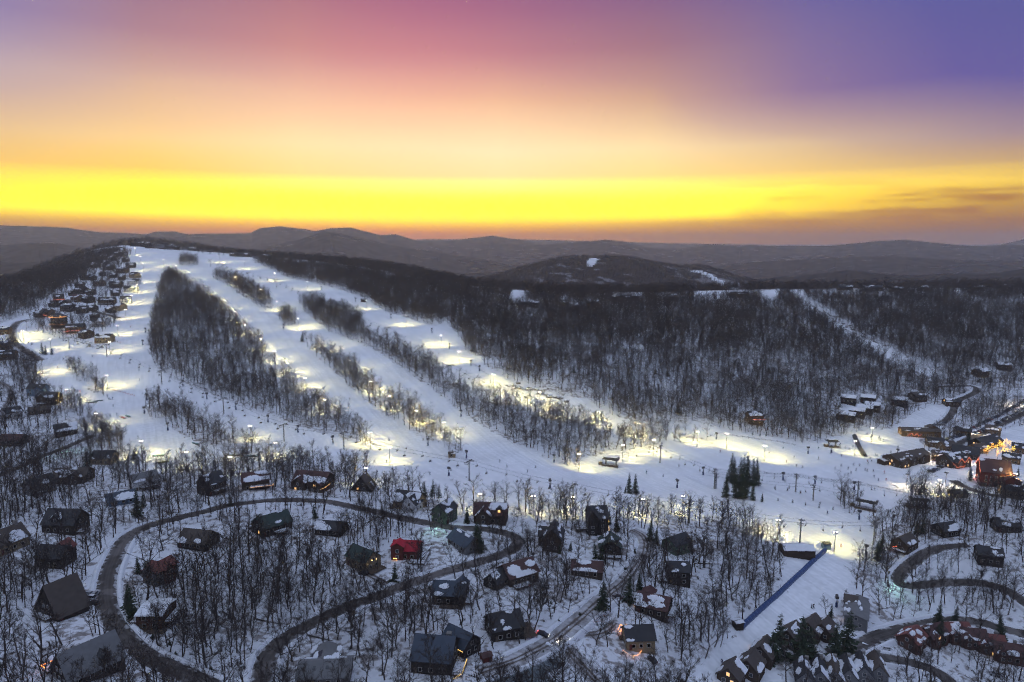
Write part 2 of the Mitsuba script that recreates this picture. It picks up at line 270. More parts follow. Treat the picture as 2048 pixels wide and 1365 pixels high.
ROADS = {   # centre lines and widths
    'road': (6.2, [(-90.3, 196.3),(-103.1, 203.4),(-115.7, 209.3),(-127.5, 218.6),(-137.5, 228.3),(-147.1, 240.7),(-155.3, 253.7),(-162.7, 268.0),(-167.8, 282.8),(-173.3, 299.4),(-172.5, 309.8),(-166.0, 319.9),(-158.0, 328.4),(-145.1, 341.7),(-131.6, 347.6),(-107.4, 352.7),(-87.1, 349.3),(-66.1, 340.6),(-45.7, 329.0),(-29.9, 324.9),(-11.9, 326.1),(-2.9, 323.5),(2.1, 318.6),(3.3, 311.9),(0.0, 305.2),(-8.2, 297.0),(-23.8, 284.1),(-42.9, 269.0),(-51.6, 261.2),(-63.7, 250.4),(-70.7, 241.2),(-77.0, 232.0),(-80.1, 221.5),(-80.2, 213.5),(-78.1, 204.5),(-76.0, 197.9)]),
    'road_001': (6.0, [(-295.9, 381.3),(-297.6, 395.2),(-299.1, 430.0),(-291.9, 454.4),(-286.0, 470.0)]),
    'road_002': (8.5, [(-454.3, 669.4),(-462.7, 678.5),(-496.1, 709.9),(-532.7, 745.2),(-562.4, 785.1),(-590.7, 834.5),(-584.6, 850.3)]),
    'road_003': (6.5, [(-613.9, 968.7),(-583.1, 932.7),(-553.5, 915.9),(-515.5, 890.9),(-487.7, 872.4)]),
    'road_004': (6.6, [(61.2, 341.8),(66.4, 336.5),(65.0, 322.5),(56.4, 301.2),(46.8, 282.9),(35.2, 266.9),(26.9, 253.6),(19.6, 241.7),(15.6, 236.0),(10.5, 230.0),(4.3, 223.1),(0.0, 218.4),(-10.3, 210.4)]),
    'road_005': (6.2, [(16.0, 236.1),(17.8, 234.1),(19.6, 229.9),(23.5, 224.0),(28.2, 216.4),(32.6, 210.6)]),
    'road_006': (6.0, [(243.3, 357.7),(225.6, 356.1),(210.9, 347.4),(197.1, 336.3),(189.1, 327.4),(188.0, 321.6),(197.2, 322.9),(212.1, 327.4),(229.9, 326.4),(237.9, 320.2),(240.9, 311.8),(242.0, 303.0)]),
    'road_007': (6.4, [(234.7, 289.7),(226.7, 291.5),(221.0, 295.1),(212.8, 299.8),(201.7, 300.2),(183.3, 293.4),(165.1, 285.5),(148.8, 274.8),(137.3, 267.3),(127.5, 262.9)]),
    'road_008': (5.4, [(143.0, 269.9),(149.1, 265.1),(159.9, 266.1),(169.1, 264.1),(172.8, 257.9),(170.9, 249.5)]),
    'road_009': (6.0, [(299.5, 461.3),(298.6, 444.1),(301.6, 429.1),(321.9, 420.5)]),
    'road_010': (7.0, [(335.7, 532.7),(361.1, 554.5),(401.7, 588.5),(488.0, 649.0)]),
    'road_011': (5.5, [(378.5, 607.4),(405.1, 632.9),(429.0, 667.4),(450.6, 679.6),(466.0, 692.2),(472.0, 705.6),(432.2, 698.6)]),
}
DRIVES = {   # narrower tracks trodden into the snow
    'driveway': (3.2, [(25.8, 242.8),(30.0, 243.9),(35.1, 247.4),(39.4, 253.5)]), 'driveway_001': (3.4, [(-46.7, 265.4),(-52.8, 271.3),(-60.0, 276.9),(-62.2, 280.4)]), 'driveway_002': (3.2, [(-41.5, 263.4),(-34.7, 264.8),(-30.8, 269.7),(-29.7, 274.5)]),
    'driveway_003': (4.0, [(-383.4, 515.4),(-395.7, 541.0),(-408.1, 564.4),(-427.6, 586.7),(-441.9, 597.8)]), 'driveway_004': (3.0, [(-169.9, 316.0),(-179.4, 325.1),(-187.7, 332.7)]), 'driveway_005': (3.4, [(-309.4, 450.6),(-312.7, 460.7),(-315.5, 473.1)]),
}

# ------------------------------------------------------------------ helpers
def ground(x, y):
    return hill(x, y) + bumps(x, y)


def gz(x, y):
    return float(ground(x, y)[0])


def free(key):
    """The key, or the key with the next free three-digit number."""
    taken = USED.get(key, 0)
    USED[key] = taken + 1
    return key if taken == 0 else f'{key}_{taken:03d}'


USED = {}


def thing(name, label=None, category=None, group=None, kind=None):
    key = free(name)
    labels[key] = {k: v for k, v in (('label', label), ('category', category), ('group', group), ('kind', kind)) if v}
    return key


def add(parent, name, mesh, mat, smooth=False, label=None, **more):
    key = free(f'{parent}__{name}' if parent else name)
    scene[key] = mikit.ply(mesh, mat, smooth, **more)
    if label:
        labels[key] = {'label': label}
    return key


def mat(name, d):
    scene['mat_' + name] = d
    return 'mat_' + name


def plain(name, rgb, rough=None, var=0.25, scale=1.5):
    """A material of one colour, uneven by wear and dirt."""
    c = [float(q) for q in rgb]
    tex = proc(lambda p, n, uv: mi.Color3f(*c) * (1 + var * 2 * (fbm(p.x * scale, p.y * scale, p.z * scale) - 0.5)))
    if rough is None:
        return mat(name, {'type': 'twosided', 'bsdf': {'type': 'diffuse', 'reflectance': tex}})
    return mat(name, {'type': 'twosided', 'bsdf': {'type': 'principled', 'base_color': tex, 'roughness': rough, 'specular': 0.35}})


def inside(poly, x, y):
    return shapely.contains_xy(sg.Polygon(poly).buffer(0), x, y)


def in_any(polys, x, y):
    m = np.zeros(np.shape(x), bool)
    for p in polys:
        lo, hi = p.min(0), p.max(0)
        k = (x >= lo[0]) & (x <= hi[0]) & (y >= lo[1]) & (y <= hi[1]) & ~m
        if k.any():
            m[k] = inside(p, x[k], y[k])
    return m


def grid_faces(nr, nc, keep=None):
    i, j = np.meshgrid(np.arange(nr - 1), np.arange(nc - 1), indexing='ij')
    a = i * nc + j
    q = np.stack([a, a + 1, a + nc + 1, a + nc], -1).reshape(-1, 4)
    if keep is not None:
        q = q[keep]
    return np.vstack([q[:, [0, 1, 2]], q[:, [0, 2, 3]]])


def spline(pts, step=2.5):
    """A smooth line through the points, at even steps."""
    p = np.asarray(pts, float)
    for _ in range(3):
        q = np.empty((2 * len(p) - 2, p.shape[1]))
        q[0::2], q[1::2] = 0.75 * p[:-1] + 0.25 * p[1:], 0.25 * p[:-1] + 0.75 * p[1:]
        p = np.vstack([p[:1], q, p[-1:]])
    s = np.r_[0, np.cumsum(np.linalg.norm(np.diff(p, axis=0), axis=1))]
    t = np.linspace(0, s[-1], max(2, int(s[-1] / step)))
    return np.stack([np.interp(t, s, p[:, k]) for k in range(p.shape[1])], -1)


# ------------------------------------------------------------------ ground materials
def _snow(p, n, uv):
    streak = noise((p.x * 0.883 + p.y * 0.47) * 0.9, (p.y * 0.883 - p.x * 0.47) * 0.05)
    k = 0.8 + 0.16 * (fbm(p.x * 0.05, p.y * 0.05, 3.0) - 0.5) + 0.13 * (streak - 0.5) + 0.1 * (noise(p.x * 0.7, p.y * 0.7) - 0.5)
    return mi.Color3f(0.97, 0.99, 1.04) * dr.clip(k, 0, 0.93)


def _litter(p, n, uv):
    big = fbm(p.x * 0.06, p.y * 0.06, 1.0)
    fine = fbm(p.x * 0.55, p.y * 0.55, 2.0)
    bare = smoothstep(0.49, 0.72, 0.4 * big + 0.6 * fine + 0.07 * smoothstep(520.0, 720.0, p.y) * smoothstep(-150.0, 50.0, p.x))
    s = mi.Color3f(0.8, 0.82, 0.87) * (0.94 + 0.25 * (fine - 0.5))
    return mix(s, mi.Color3f(0.17, 0.14, 0.125) * (0.6 + 0.8 * noise(p.x * 2.1, p.y * 2.1)), bare * 0.85)


def _asphalt(p, n, uv):
    a = fbm(p.x * 0.35, p.y * 0.35, 4.0)
    k = smoothstep(0.5, 0.68, fbm(p.x * 0.13 + 9, p.y * 0.13, 2.0))
    rut = dr.exp(-dr.square((dr.abs(dr.abs(uv.x) - 1.15) - 0.75) / 0.42))
    c = mix(mi.Color3f(0.078, 0.069, 0.065) * (0.6 + 0.8 * a), mi.Color3f(0.2, 0.18, 0.175), k * 0.5 + 0.2 * rut)
    return mix(c, mi.Color3f(0.55, 0.55, 0.58), smoothstep(0.55, 0.8, dr.abs(uv.x) / 4.5 + 0.5 * (noise(p.x * 0.8, p.y * 0.8) - 0.5)) * 0.75)


def _track(p, n, uv):
    a = fbm(p.x * 0.5, p.y * 0.5, 4.0)
    rut = dr.exp(-dr.square((dr.abs(uv.x) - 0.85) / 0.42))
    k = dr.clip(0.42 + 0.75 * rut + 1.1 * (a - 0.5), 0, 1)
    return mix(mi.Color3f(0.6, 0.6, 0.63), mi.Color3f(0.13, 0.11, 0.1), k)


def _farland(p, n, uv):
    a = fbm(p.x * 0.0018, p.y * 0.0018, 1.0, octaves=5)
    b = fbm(p.x * 0.006, p.y * 0.012, 2.0, octaves=4)
    low = smoothstep(60.0, -80.0, p.z)
    s = smoothstep(0.64, 0.74, 0.5 * a + 0.5 * b + 0.1 * low)
    wood = mi.Color3f(0.055, 0.052, 0.06) * (0.6 + 0.9 * fbm(p.x * 0.012, p.y * 0.012, 7.0))
    return mix(wood, mi.Color3f(0.62, 0.63, 0.68), s * 0.6)


SNOW = mat('snow', {'type': 'diffuse', 'reflectance': proc(_snow)})
SNOWCAP = mat('snow_cap', {'type': 'twosided', 'bsdf': {'type': 'diffuse', 'reflectance': proc(lambda p, n, uv: mi.Color3f(0.8, 0.82, 0.87) * (0.92 + 0.2 * (fbm(p.x, p.y, p.z) - 0.5)))}})


def _hillwood(p, n, uv):
    a = fbm(p.x * 0.008, p.y * 0.008, 1.0, octaves=4)
    b = fbm(p.x * 0.03, p.y * 0.05, 2.0)
    s = smoothstep(0.6, 0.68, 0.55 * a + 0.45 * b)
    return mix(mi.Color3f(0.036, 0.029, 0.028) * (0.5 + b), mi.Color3f(0.5, 0.51, 0.56), s * 0.4)


HILLWOOD = mat('hill_wood', {'type': 'diffuse', 'reflectance': proc(_hillwood)})
LITTER = mat('leaf_litter', {'type': 'diffuse', 'reflectance': proc(_litter)})
ASPHALT = mat('asphalt', {'type': 'twosided', 'bsdf': {'type': 'diffuse', 'reflectance': proc(_asphalt)}})
TRACK = mat('snowy_track', {'type': 'twosided', 'bsdf': {'type': 'diffuse', 'reflectance': proc(_track)}})
FARLAND = mat('far_land', {'type': 'diffuse', 'reflectance': proc(_farland)})

# ------------------------------------------------------------------ the ground
ALLWOODS = WOODS + FOREWOODS + GROVES + BACKWOODS
r = np.geomspace(66, 3700, 470)
a = np.radians(np.linspace(-50, 50, 640))
R, A = np.meshgrid(r, a, indexing='ij')
X, Y = R * np.sin(A), R * np.cos(A)
Z = ground(X, Y)
verts = np.stack([X, Y, Z], -1).reshape(-1, 3)
cx, cy = (X[:-1, :-1] + X[1:, 1:]) / 2, (Y[:-1, :-1] + Y[1:, 1:]) / 2
wood = in_any(ALLWOODS, cx, cy) & ~in_any(OPENINGS, cx, cy)
CUTS = [np.array([(640, 2640), (690, 2600), (770, 2400), (800, 2330), (840, 2400), (820, 2560), (790, 2470), (740, 2560), (700, 2660)], float), np.array([(300, 2700), (330, 2640), (285, 2520), (262, 2520), (285, 2640)], float)]
wood |= (cy > 1500) & ~in_any(PISTES, cx, cy) & (np.abs(cx + 640) > 330)
wood = wood.ravel()
nrm = np.cross(np.gradient(verts.reshape(R.shape + (3,)), axis=1), np.gradient(verts.reshape(R.shape + (3,)), axis=0)).reshape(-1, 3)
nrm /= np.linalg.norm(nrm, axis=1, keepdims=True)
nrm *= np.sign(nrm[:, 2:])


def ground_sheet(name, keep, m, label):
    f = grid_faces(*R.shape, keep)[:, ::-1]
    used, inv = np.unique(f, return_inverse=True)
    path = meshkit.write_ply((verts[used], inv.reshape(f.shape)), False, normals=nrm[used])
    scene[name] = {'type': 'ply', 'filename': path, 'face_normals': False, 'bsdf': {'type': 'ref', 'id': m}}
    labels[name] = {'label': label, 'category': 'ground', 'kind': 'structure'}


ground_sheet('snow_slopes', ~wood, SNOW, 'groomed white ski runs and open snow between the stands of trees')
hilly = (cy.ravel() > 1950) | ((cy.ravel() > 1130) & in_any(BACKWOODS, cx, cy).ravel())
cuts = in_any(CUTS, cx, cy).ravel()
ground_sheet('wooded_hill', wood & hilly & ~cuts, HILLWOOD, 'dark wooded hilltops behind the ski slopes')
ground_sheet('cut_run', hilly & cuts, SNOW, 'pale open cuts in the wood of the rounded hill')
ground_sheet('woodland_ground', wood & ~hilly, LITTER, 'snowy forest floor with brown leaf litter under the bare trees')

# far valley floor and the mountain ridges behind it, in polar rings round the viewpoint
RIDGES = [   # distance, slope in front, skyline (azimuth, height)
    (13000, 0.12, [(-50.42, 272), (-41.75, 392), (-35.65, 442), (-34.03, 432), (-32.06, 416), (-30.02, 351), (-28.19, 339), (-26.93, 317), (-22.99, 239), (-6.98, 65), (18.55, -103), (46.14, -32)]),
    (19000, 0.10, [(-50.50, 71), (-12.83, 217), (-6.97, 297), (-0.97, 311), (10.98, 205), (17.77, 153), (22.05, 92), (31.64, 109), (34.45, 154), (35.72, 272), (38.32, 330), (46.05, 173)]),
    (12600, 0.14, [(-50.44, 224), (-40.64, 342), (-35.67, 376), (-34.34, 329), (-32.97, 259), (-30.64, 284), (-29.14, 240), (-27.25, 311), (-26.60, 359), (-25.46, 369), (-24.48, 323), (-20.91, 237), (-12.83, 189), (-4.98, 225), (-2.97, 278), (-1.57, 313), (0.24, 251), (2.25, 173), (10.99, 95), (16.67, 138), (23.42, 139), (28.63, 94), (41.91, 104)]),
    (11200, 0.17, [(-48.77, 178), (-26.97, 184), (-24.31, 305), (-20.18, 324), (-19.45, 398), (-18.01, 429), (-16.18, 387), (-15.44, 358), (-14.31, 404), (-12.79, 414), (-10.50, 301), (-9.32, 317), (-7.76, 225), (-5.78, 156), (-3.38, 171), (2.25, 163), (4.66, 187), (6.25, 210), (7.44, 233), (9.02, 202), (10.60, 125), (13.31, 42), (20.68, 39), (31.67, 37), (46.10, 76)]),
    (11500, 0.16, [(-48.81, 104), (3.07, -246), (7.87, -123), (11.00, -10), (13.30, 70), (14.81, 148), (15.93, 163), (17.78, 125), (18.50, 156), (19.94, 133), (22.06, 96), (25.41, 170), (27.02, 206), (28.90, 226), (30.43, 191), (32.21, 149), (34.19, 136), (34.73, 163), (35.75, 150), (39.57, 181), (46.07, 129)]),
    (7600, 0.17, [(-48.76, 193), (-40.73, 134), (-35.75, 153), (-34.11, 175), (-33.28, 166), (-32.71, 171), (-30.99, 130), (-29.19, 125), (-26.03, 110), (-20.24, 107), (-16.58, 213), (-15.07, 280), (-14.32, 290), (-12.81, 255), (-10.51, 178), (-6.98, 94), (-2.99, 19), (-0.16, -56), (7.10, -213), (18.56, -19), (25.47, 38), (28.04, 54), (31.70, 22), (37.19, 18), (46.14, 48)]),
    (5600, 0.16, [(-48.85, 94), (-38.42, 36), (-35.84, 41), (-34.21, 48), (-32.25, 16), (-29.26, 21), (-25.47, -37), (-16.67, -30), (-5.01, -69), (-0.97, -58), (7.10, -135), (18.62, -114), (23.54, -65), (31.79, -62), (35.90, -26), (42.04, -2), (48.09, 1)]),
    (4500, 0.13, [(-48.97, 14), (-35.97, -59), (-23.86, -87), (-9.02, -107), (-0.97, -126), (18.62, -51), (22.16, -20), (24.20, 0), (25.52, 16), (27.49, -4), (29.68, -14), (31.18, 5), (33.49, 3), (34.60, 16), (35.87, 36), (39.69, 62), (48.08, 43)]),
]
r2 = np.geomspace(3100, 20500, 380)
a2 = np.radians(np.linspace(-58, 58, 760))
R2, A2 = np.meshgrid(r2, a2, indexing='ij')
X2, Y2 = R2 * np.sin(A2), R2 * np.cos(A2)
nz = lambda s, o, seed: meshkit.fbm(np.stack([X2 / s, Y2 / s, X2 * 0], -1), o, seed) - 0.5
Z2 = -130 + 120 * nz(1500, 4, 2) - 0.004 * np.maximum(R2 - 9000, 0)
spur = meshkit.fbm(np.stack([np.degrees(A2) * 0.55, R2 / 2500, X2 * 0], -1), 5, 6) - 0.5
for dist, slope, sky_line in RIDGES:
    s = np.array(sky_line)
    top = np.interp(np.degrees(A2), s[:, 0], s[:, 1]) + dist * 0.0006 * (meshkit.fbm(np.stack([np.degrees(A2) * 1.6, A2 * 0 + dist, A2 * 0], -1), 4, 4) - 0.5)
    off = np.abs(R2 - dist)
    z = top - slope * np.maximum(off - 0.004 * dist, 0) * (1 + 0.9 * spur) + spur * np.minimum(off * 0.3, 200)
    Z2 = np.maximum(Z2, z)
Z2[0] = -190
f2 = grid_faces(*R2.shape)[:, ::-1]
add(None, 'mountain_ridges', (np.stack([X2, Y2, Z2], -1).reshape(-1, 3), f2), FARLAND, True)
labels['mountain_ridges'] = {'label': 'wooded blue grey mountain ridges fading one behind another into haze', 'category': 'mountains', 'kind': 'structure'}

print('ridge top', Z2.max(), Z2.min())
scene['haze'] = {'type': 'cube', 'to_world': T().translate([0, 10000, (Z2.max() + 10 - 240) / 2]).scale([26000, 12000, (Z2.max() + 10 + 240) / 2]), 'bsdf': {'type': 'null'}, 'interior': {'type': 'ref', 'id': 'air'}}
labels['haze'] = {'label': 'thin evening haze lying over the mountains and valleys', 'category': 'haze', 'kind': 'stuff'}

# ------------------------------------------------------------------ roads and drives
ROADLINES = []


def strip(line, offs, lifts):
    t = np.gradient(line, axis=0)
    t /= np.linalg.norm(t, axis=1, keepdims=True)
    nn = np.stack([-t[:, 1], t[:, 0]], -1)
    base = ground(line[:, 0], line[:, 1])
    k = np.ones(5) / 5
    base = np.convolve(np.pad(base, 2, mode='edge'), k, 'valid')
    p = line[:, None] + nn[:, None] * np.array(offs)[None, :, None]
    g = ground(p[..., 0], p[..., 1])
    core = np.abs(np.array(offs)) < max(abs(o) for o in offs) * 0.999
    z = np.where(core[None], np.maximum(base[:, None], g) + np.array(lifts), g + np.array(lifts))
    uv = np.stack([np.tile(offs, len(line)), np.repeat(np.arange(len(line)), len(offs))], -1)
    return np.dstack([p, z]).reshape(-1, 3), grid_faces(len(line), len(offs)), uv.astype(float)


ROAD_LABEL = {'road': 'dark cleared loop road winding through the nearest houses', 'road_001': 'straight road climbing towards the runs on the left', 'road_002': 'road bending round the upper snow field by the tower building',
              'road_003': 'narrow road through the houses beside the left run', 'road_004': 'rutted snowy lane climbing between chalets to a turning place', 'road_005': 'ploughed lane running down from the lane junction',
              'road_006': 'hairpin road under the trees on the right', 'road_007': 'road curving past the brick row houses', 'road_008': 'branch road behind the row of gabled town houses', 'road_009': 'road below the big red brown lodge',
              'road_010': 'road along the crowded car park', 'road_011': 'road climbing to the lit building at the top of the open snow'}
for key, (w, pts) in ROADS.items():
    line = spline(pts)
    ROADLINES.append((line, w))
    v, f, uv = strip(line, [-w / 2 - 0.8, -w / 2, -w / 4, 0, w / 4, w / 2, w / 2 + 0.8], [-0.5, 0.26, 0.3, 0.32, 0.3, 0.26, -0.5])
    add(None, key, (v, f), TRACK if key in ('road_004', 'road_005') else ASPHALT, True, uv=uv)
    labels[key] = {'label': ROAD_LABEL[key], 'category': 'road', 'kind': 'structure'}
    for s in (-1, 1):
        o = np.array([0.45, 0.9, 1.5, 2.2, 2.9]) + w / 2
        jig = RNG.uniform(0.75, 1.2, len(line))
        v, f, uv = strip(line, np.sort(s * o), (np.array([0.0, 0.55, 0.75, 0.45, -0.3]) if s > 0 else np.array([-0.3, 0.45, 0.75, 0.55, 0.0])))
        v[:, 2] += np.repeat((jig - 1) * 0.5, 5)
        add(key, 'snow_bank', (v, f), SNOWCAP, True)
for key, (w, pts) in DRIVES.items():
    line = spline(pts, 1.5)
    ROADLINES.append((line, w))
    v, f, uv = strip(line, [-w / 2 - 0.6, -w / 2, 0, w / 2, w / 2 + 0.6], [-0.4, 0.14, 0.18, 0.14, -0.4])
    add(None, key, (v, f), TRACK, True, uv=uv)
    labels[key] = {'label': 'snowy drive trodden up to a house', 'category': 'driveway', 'kind': 'structure', 'group': 'drives to the houses'}
_road_pts = np.vstack([l for l, _ in ROADLINES])
_road_w = np.concatenate([np.full(len(l), w) for l, w in ROADLINES])
from scipy.spatial import cKDTree
ROADTREE = cKDTree(_road_pts)

# ------------------------------------------------------------------ houses
WALLS = {k: plain('wall_' + k, c, None, 0.22, 1.2) for k, c in dict(brown=(0.06, 0.044, 0.035), dark=(0.036, 0.031, 0.029), red=(0.11, 0.035, 0.03), grey=(0.15, 0.15, 0.155), white=(0.55, 0.55, 0.55), green=(0.09, 0.12, 0.09),
         blue=(0.1, 0.15, 0.22), tan=(0.22, 0.17, 0.11), brick=(0.085, 0.045, 0.036), log=(0.13, 0.085, 0.05)).items()}
ROOFS = {k: plain('roof_' + k, c, 0.75, 0.2, 0.8) for k, c in dict(dark=(0.034, 0.034, 0.038), brown=(0.07, 0.056, 0.048), red=(0.36, 0.014, 0.03), maroon=(0.075, 0.036, 0.034), green=(0.028, 0.045, 0.04), white=(0.62, 0.64, 0.66),
         grey=(0.14, 0.14, 0.145), blue=(0.05, 0.065, 0.09), rust=(0.15, 0.05, 0.042), tan=(0.2, 0.16, 0.12)).items()}
STONE = plain('stone', (0.2, 0.19, 0.18), None, 0.35, 2.0)
TIMBER = plain('timber', (0.11, 0.085, 0.068), None, 0.3, 2.0)
TRIM = plain('trim', (0.5, 0.48, 0.45), None, 0.1, 2.0)
PANE = mat('window_pane', {'type': 'principled', 'base_color': {'type': 'rgb', 'value': [0.03, 0.035, 0.045]}, 'roughness': 0.12, 'specular': 0.6})
METAL = plain('grey_metal', (0.16, 0.165, 0.17), 0.5, 0.15, 1.0)
STEEL = plain('dark_steel', (0.055, 0.055, 0.06), 0.5, 0.2, 1.0)
BULB = mat('bulb', {'type': 'diffuse', 'reflectance': {'type': 'rgb', 'value': [0.4, 0.35, 0.3]}})


def emits(rgb, k, weight=0.0):
    return {'type': 'area', 'radiance': {'type': 'rgb', 'value': [float(c * k * DIM) for c in rgb]}, 'sampling_weight': float(weight)}


WARM = (1.0, 0.5, 0.14)


def box(x0, x1, y0, y1, z0, z1):
    v = np.array([[x, y, z] for x in (x0, x1) for y in (y0, y1) for z in (z0, z1)], float)
    f = np.array([[0, 1, 3], [0, 3, 2], [4, 6, 7], [4, 7, 5], [0, 4, 5], [0, 5, 1], [2, 3, 7], [2, 7, 6], [0, 2, 6], [0, 6, 4], [1, 5, 7], [1, 7, 3]])
    return v, f


def join(parts):
    vs, fs, n = [], [], 0
    for v, f in parts:
        f = np.asarray(f)
        vs.append(np.asarray(v, float))
        fs.append(f + n if f.shape[1] == 3 else np.vstack([f[:, [0, 1, 2]], f[:, [0, 2, 3]]]) + n)
        n += len(v)
    return np.vstack(vs), np.vstack(fs)


def beam(p0, p1, r0, r1=None, k=5, cap=False):
    """A tapered round bar from p0 to p1."""
    p0, p1 = np.asarray(p0, float), np.asarray(p1, float)
    r1 = r0 if r1 is None else r1
    t = (p1 - p0) / (np.linalg.norm(p1 - p0) + 1e-9)
    a = np.cross(t, [0, 0, 1] if abs(t[2]) < 0.9 else [1, 0, 0])
    a /= np.linalg.norm(a)
    b = np.cross(t, a)
    w = np.arange(k) * 2 * np.pi / k
    ring = np.cos(w)[:, None] * a + np.sin(w)[:, None] * b
    i = np.arange(k)
    j = (i + 1) % k
    f = np.vstack([np.stack([i, j, j + k], 1), np.stack([i, j + k, i + k], 1)])
    if cap:
        f = np.vstack([f, [[k, k + q, k + q + 1] for q in range(1, k - 1)], [[0, q + 1, q] for q in range(1, k - 1)]])
    return np.vstack([p0 + ring * r0, p1 + ring * r1]), f


def move(m, mesh):
    v, f = mesh
    return np.c_[np.asarray(v, float), np.ones(len(v))] @ np.asarray(m).T[:, :3], f


def frame(x, y, z, yaw):
    c, s = math.cos(math.radians(yaw)), math.sin(math.radians(yaw))
    return np.array([[c, -s, 0, x], [s, c, 0, y], [0, 0, 1, z], [0, 0, 0, 1]])


def octa(p, r):
    p = np.asarray(p, float)
    v = p + r * np.array([[1, 0, 0], [-1, 0, 0], [0, 1, 0], [0, -1, 0], [0, 0, 1], [0, 0, -1]])
    return v, np.array([[0, 2, 4], [2, 1, 4], [1, 3, 4], [3, 0, 4], [2, 0, 5], [1, 2, 5], [3, 1, 5], [0, 3, 5]])


def blob(rng, w, h, cover):
    """Outline of old snow left on a roof slope w by h."""
    if cover >= 0.95:
        s = sg.box(-w / 2 + 0.12, 0.1, w / 2 - 0.12, h - 0.15)
    else:
        parts = []
        for _ in range(1 + int(rng.integers(1, 4))):
            c = (rng.uniform(-w * 0.42, w * 0.42), rng.choice([rng.uniform(0, h * 0.3), rng.uniform(h * 0.3, h)]))
            q = math.sqrt(cover)
            parts.append(shapely.affinity.scale(sg.Point(c).buffer(1, 5), rng.uniform(0.22, 0.5) * w * q, rng.uniform(0.25, 0.6) * h * q))
        u = shapely.union_all(parts)
        rim = []
        for q in getattr(u, 'geoms', [u]):
            c0 = np.array(q.segmentize(0.7).exterior.coords)[:-1]
            rim.append(sg.Polygon(c0 + rng.normal(0, 0.2, c0.shape)).buffer(0))
        s = shapely.union_all(rim).buffer(0.12).buffer(-0.12).intersection(sg.box(-w / 2 + 0.1, 0.08, w / 2 - 0.1, h - 0.1))
    c = np.array([0, 0])
    out = []
    for g in getattr(s, 'geoms', [s]):
        if g.geom_type == 'Polygon' and g.area > 0.6:
            q = np.array(g.exterior.coords)[:-1]
            if cover >= 0.95:
                n = 10
                q = np.vstack([np.linspace(q[k], q[(k + 1) % len(q)], n, endpoint=False) for k in range(len(q))])
                q += rng.normal(0, 0.09, q.shape)
            out.append(sg.Polygon(q).buffer(0))
    return [g for s in out for g in getattr(s, 'geoms', [s]) if g.area > 0.5]


def slope_map(M, side, halfd, ze, phi):
    """From roof-slope coordinates (along the ridge, up the slope, off the slope) to the world."""
    c, s = math.cos(phi), math.sin(phi)

    def f(mesh):
        v, t = mesh
        v = np.asarray(v, float)
        w = np.stack([v[:, 0], side * (halfd - v[:, 1] * c + v[:, 2] * s), ze + v[:, 1] * s + v[:, 2] * c], -1)
        return move(M, (w, np.asarray(t)[:, ::-1] if side > 0 else t))
    return f


def windows(key, M, half, side, axis, ze, n, lit, rng, size=(1.1, 1.3), z=1.0, span=0.8):
    """A row of n windows on one wall; axis 'x' = a wall under the eaves, 'y' = a gable wall."""
    for k in range(n):
        u = (k - (n - 1) / 2) * (2 * span * half[0 if axis == 'x' else 1] / max(n, 1))
        a, b = size[0] / 2, size[1]
        d = half[1] if axis == 'x' else half[0]
        lo, hi = (d + 0.002, d + 0.07)
        fr = box(u - a - 0.12, u + a + 0.12, lo, hi, z - 0.12, z + b + 0.12)
        pn = box(u - a, u + a, hi - 0.02, hi + 0.012, z, z + b)
        out = []
        for v, f in (fr, pn):
            v = v.copy()
            if axis == 'x':
                v[:, 1] *= side
            else:
                v = v[:, [1, 0, 2]]
                v[:, 0] *= side
            out.append(move(M, (v, f)))
        w = add(key, 'window', out[0], TRIM)
        if rng.random() < lit and LIT[0] > 0:
            LIT[0] -= 1
            add(w, 'pane', out[1], BULB, emitter=emits(WARM, rng.uniform(0.8, 2.4)), label='warmly lit pane')
        else:
            add(w, 'pane', out[1], PANE)


LIT = [230]


